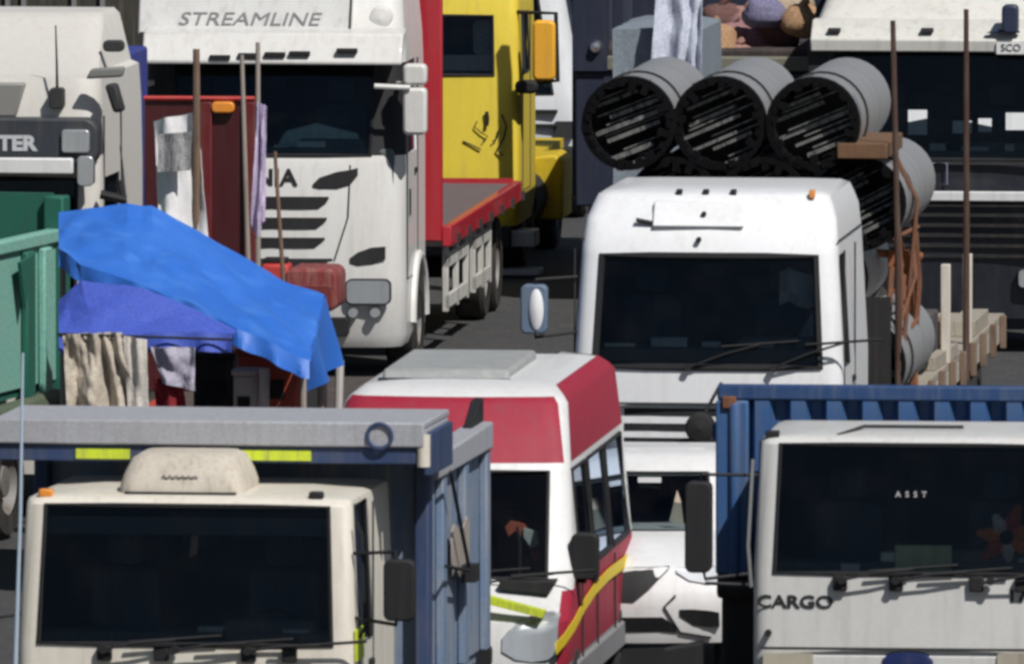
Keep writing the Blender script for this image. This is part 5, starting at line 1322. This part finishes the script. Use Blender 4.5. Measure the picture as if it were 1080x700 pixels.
o = MB(); a_, b_ = T(277, 452, .9), T(279, 388, .9); o.tube([Vector((a_.x, a_.y, ZT)), b_], .045, 8); o = o.build('white_post', paint('post_white', (.5, .48, .46), .6, .4), None); tag(o, 'whitish post standing before the orange red crate', 'post')
x, z = TV.p(356, 380, 2.9); o = MB().tube([onroad(TV, x, 2.9, ZT), onroad(TV, x + .02, 2.9, z)], .035, 8).build('end_post', paint('post_white2', (.55, .53, .5)), None); tag(o, 'short white post right of the blue flap', 'post')

# ------------------------------------------------------------------ things seen through windscreens
V = VAN
c = V.p(548, 568, 1.25)
r_ = solo('pennant', V, c[0], 1.22, VANZB - .04, 'orange, white and pink pennant behind the windscreen of the minibus', 'pennant')
def swatch(root, name, pts, mat, y0=0):
    m = MB().prism(pts, y0, y0 + .02); return m.build(name, mat, root, bevel=.004)
def rel(px, py): a, b_ = V.p(px, py, 1.22); return (a - c[0], b_ - VANZB + .04)
swatch(r_, 'white_panel', [rel(*q) for q in ((552, 556), (566, 560), (568, 574), (560, 578), (552, 566))], cloth('pennant_white', (.60, .62, .55)))
swatch(r_, 'orange_panel', [rel(*q) for q in ((532, 556), (538, 549), (552, 552), (558, 560), (551, 567), (543, 560), (536, 566))], cloth('pennant_orange', (.55, .13, .06)), .025)
swatch(r_, 'pink_tail', [rel(*q) for q in ((556, 577), (567, 575), (570, 588), (562, 592))], cloth('pennant_pink', (.50, .10, .12)), .05)
m = MB(); m.tube([(0, .03, 0), (rel(548, 572)[0], .03, rel(548, 572)[1]), (rel(545, 555)[0], .03, rel(545, 555)[1])], .012, 6); m.build('stick', trim, r_)

# orange soft decoration inside the pale grey lorry
for V2 in (bpy.data.objects['flat_nosed_truck'],):
    r_ = bpy.data.objects.new('soft_toy', None); COL.objects.link(r_); tag(r_, 'orange and white star shaped soft toy behind the windscreen of the CARGO lorry', 'soft toy')
    yaw = -V2.rotation_euler.z
    class F_: pass
    V = F_(); V.X0, V.D, V.yaw = V2.location.x, V2.location.y, yaw; V.p = lambda px, py, yl=0.0: Veh.p(V, px, py, yl)
    x, z = V.p(1062, 566, .3); r_.scale = (1.25, 1, 1.25); r_.location = onroad(V, x, .3, z); r_.rotation_euler = (0, 0, -yaw)
    for k in range(7):
        a = 2 * math.pi * k / 7 + .3; L_ = .17 + .03 * math.sin(k * 2.1)
        d = Vector((math.cos(a), 0, math.sin(a)))
        MB().tube([d * .02, d * L_ * .5 + Vector((0, -.03, 0)), d * L_], [.02, .048, .018], 8).build('arm', cloth(['toy_orange', 'toy_rust', 'toy_white'][k % 3], [(.9, .26, .07), (.6, .12, .05), (.85, .75, .7)][k % 3]), r_)
    MB().lathe([(0, -.06), (.04, -.05), (.05, 0), (0, .05)], 'y', (0, 0, 0), 12).build('centre', black, r_)

# rusty frame lashed to the right side of the tube stack
V = MID; m = MB()
def K(x, y, z): return onroad(V, MTW + x, y, z)
A_ = [K(-.02, 3.7, MZD), K(.02, 3.75, 2.3), K(-.04, 3.8, 3.25)]; B_ = [K(-.04, 5.6, MZD), K(.03, 5.5, 2.2), K(-.02, 5.4, 3.0)]
m.tube(A_, .028, 6); m.tube(B_, .026, 6)
for k, (a, b_) in enumerate(((.25, .35), (.5, .42), (.72, .8), (.9, .86))):
    m.tube([A_[0].lerp(A_[2], a), B_[0].lerp(B_[2], b_) + Vector((.05 * (-1) ** k, 0, .03))], .02, 6)
m.tube([A_[0].lerp(A_[2], .3), A_[0].lerp(A_[2], .5) + Vector((.18, .3, .1)), B_[0].lerp(B_[2], .8)], .016, 6)
o = m.build('scrap_frame', rust, None); tag(o, 'rusty scrap frame with crooked rungs lashed upright beside the tube stack', 'frame')
for i, (x, y, w_, h_, c, lab) in enumerate(((-.16, 7.6, .3, .35, (.05, .05, .055), 'dark tool box on the deck behind the spare tyre'), (-.2, 9.3, .34, .22, (.22, .10, .05), 'rust brown box on the deck between the tool box and the stakes'))):
    o = MB().box(-w_ / 2, w_ / 2, 0, .5, 0, h_).build('tool_box', paint('toolbox_%d' % i, c, .7, .5), None, bevel=.02); o.location = onroad(V, MTW + x, y, MZD + (.14 if i else .2)); o.rotation_euler = (0, 0, -V.yaw + .1 * i)
    tag(o, lab, 'tool box')
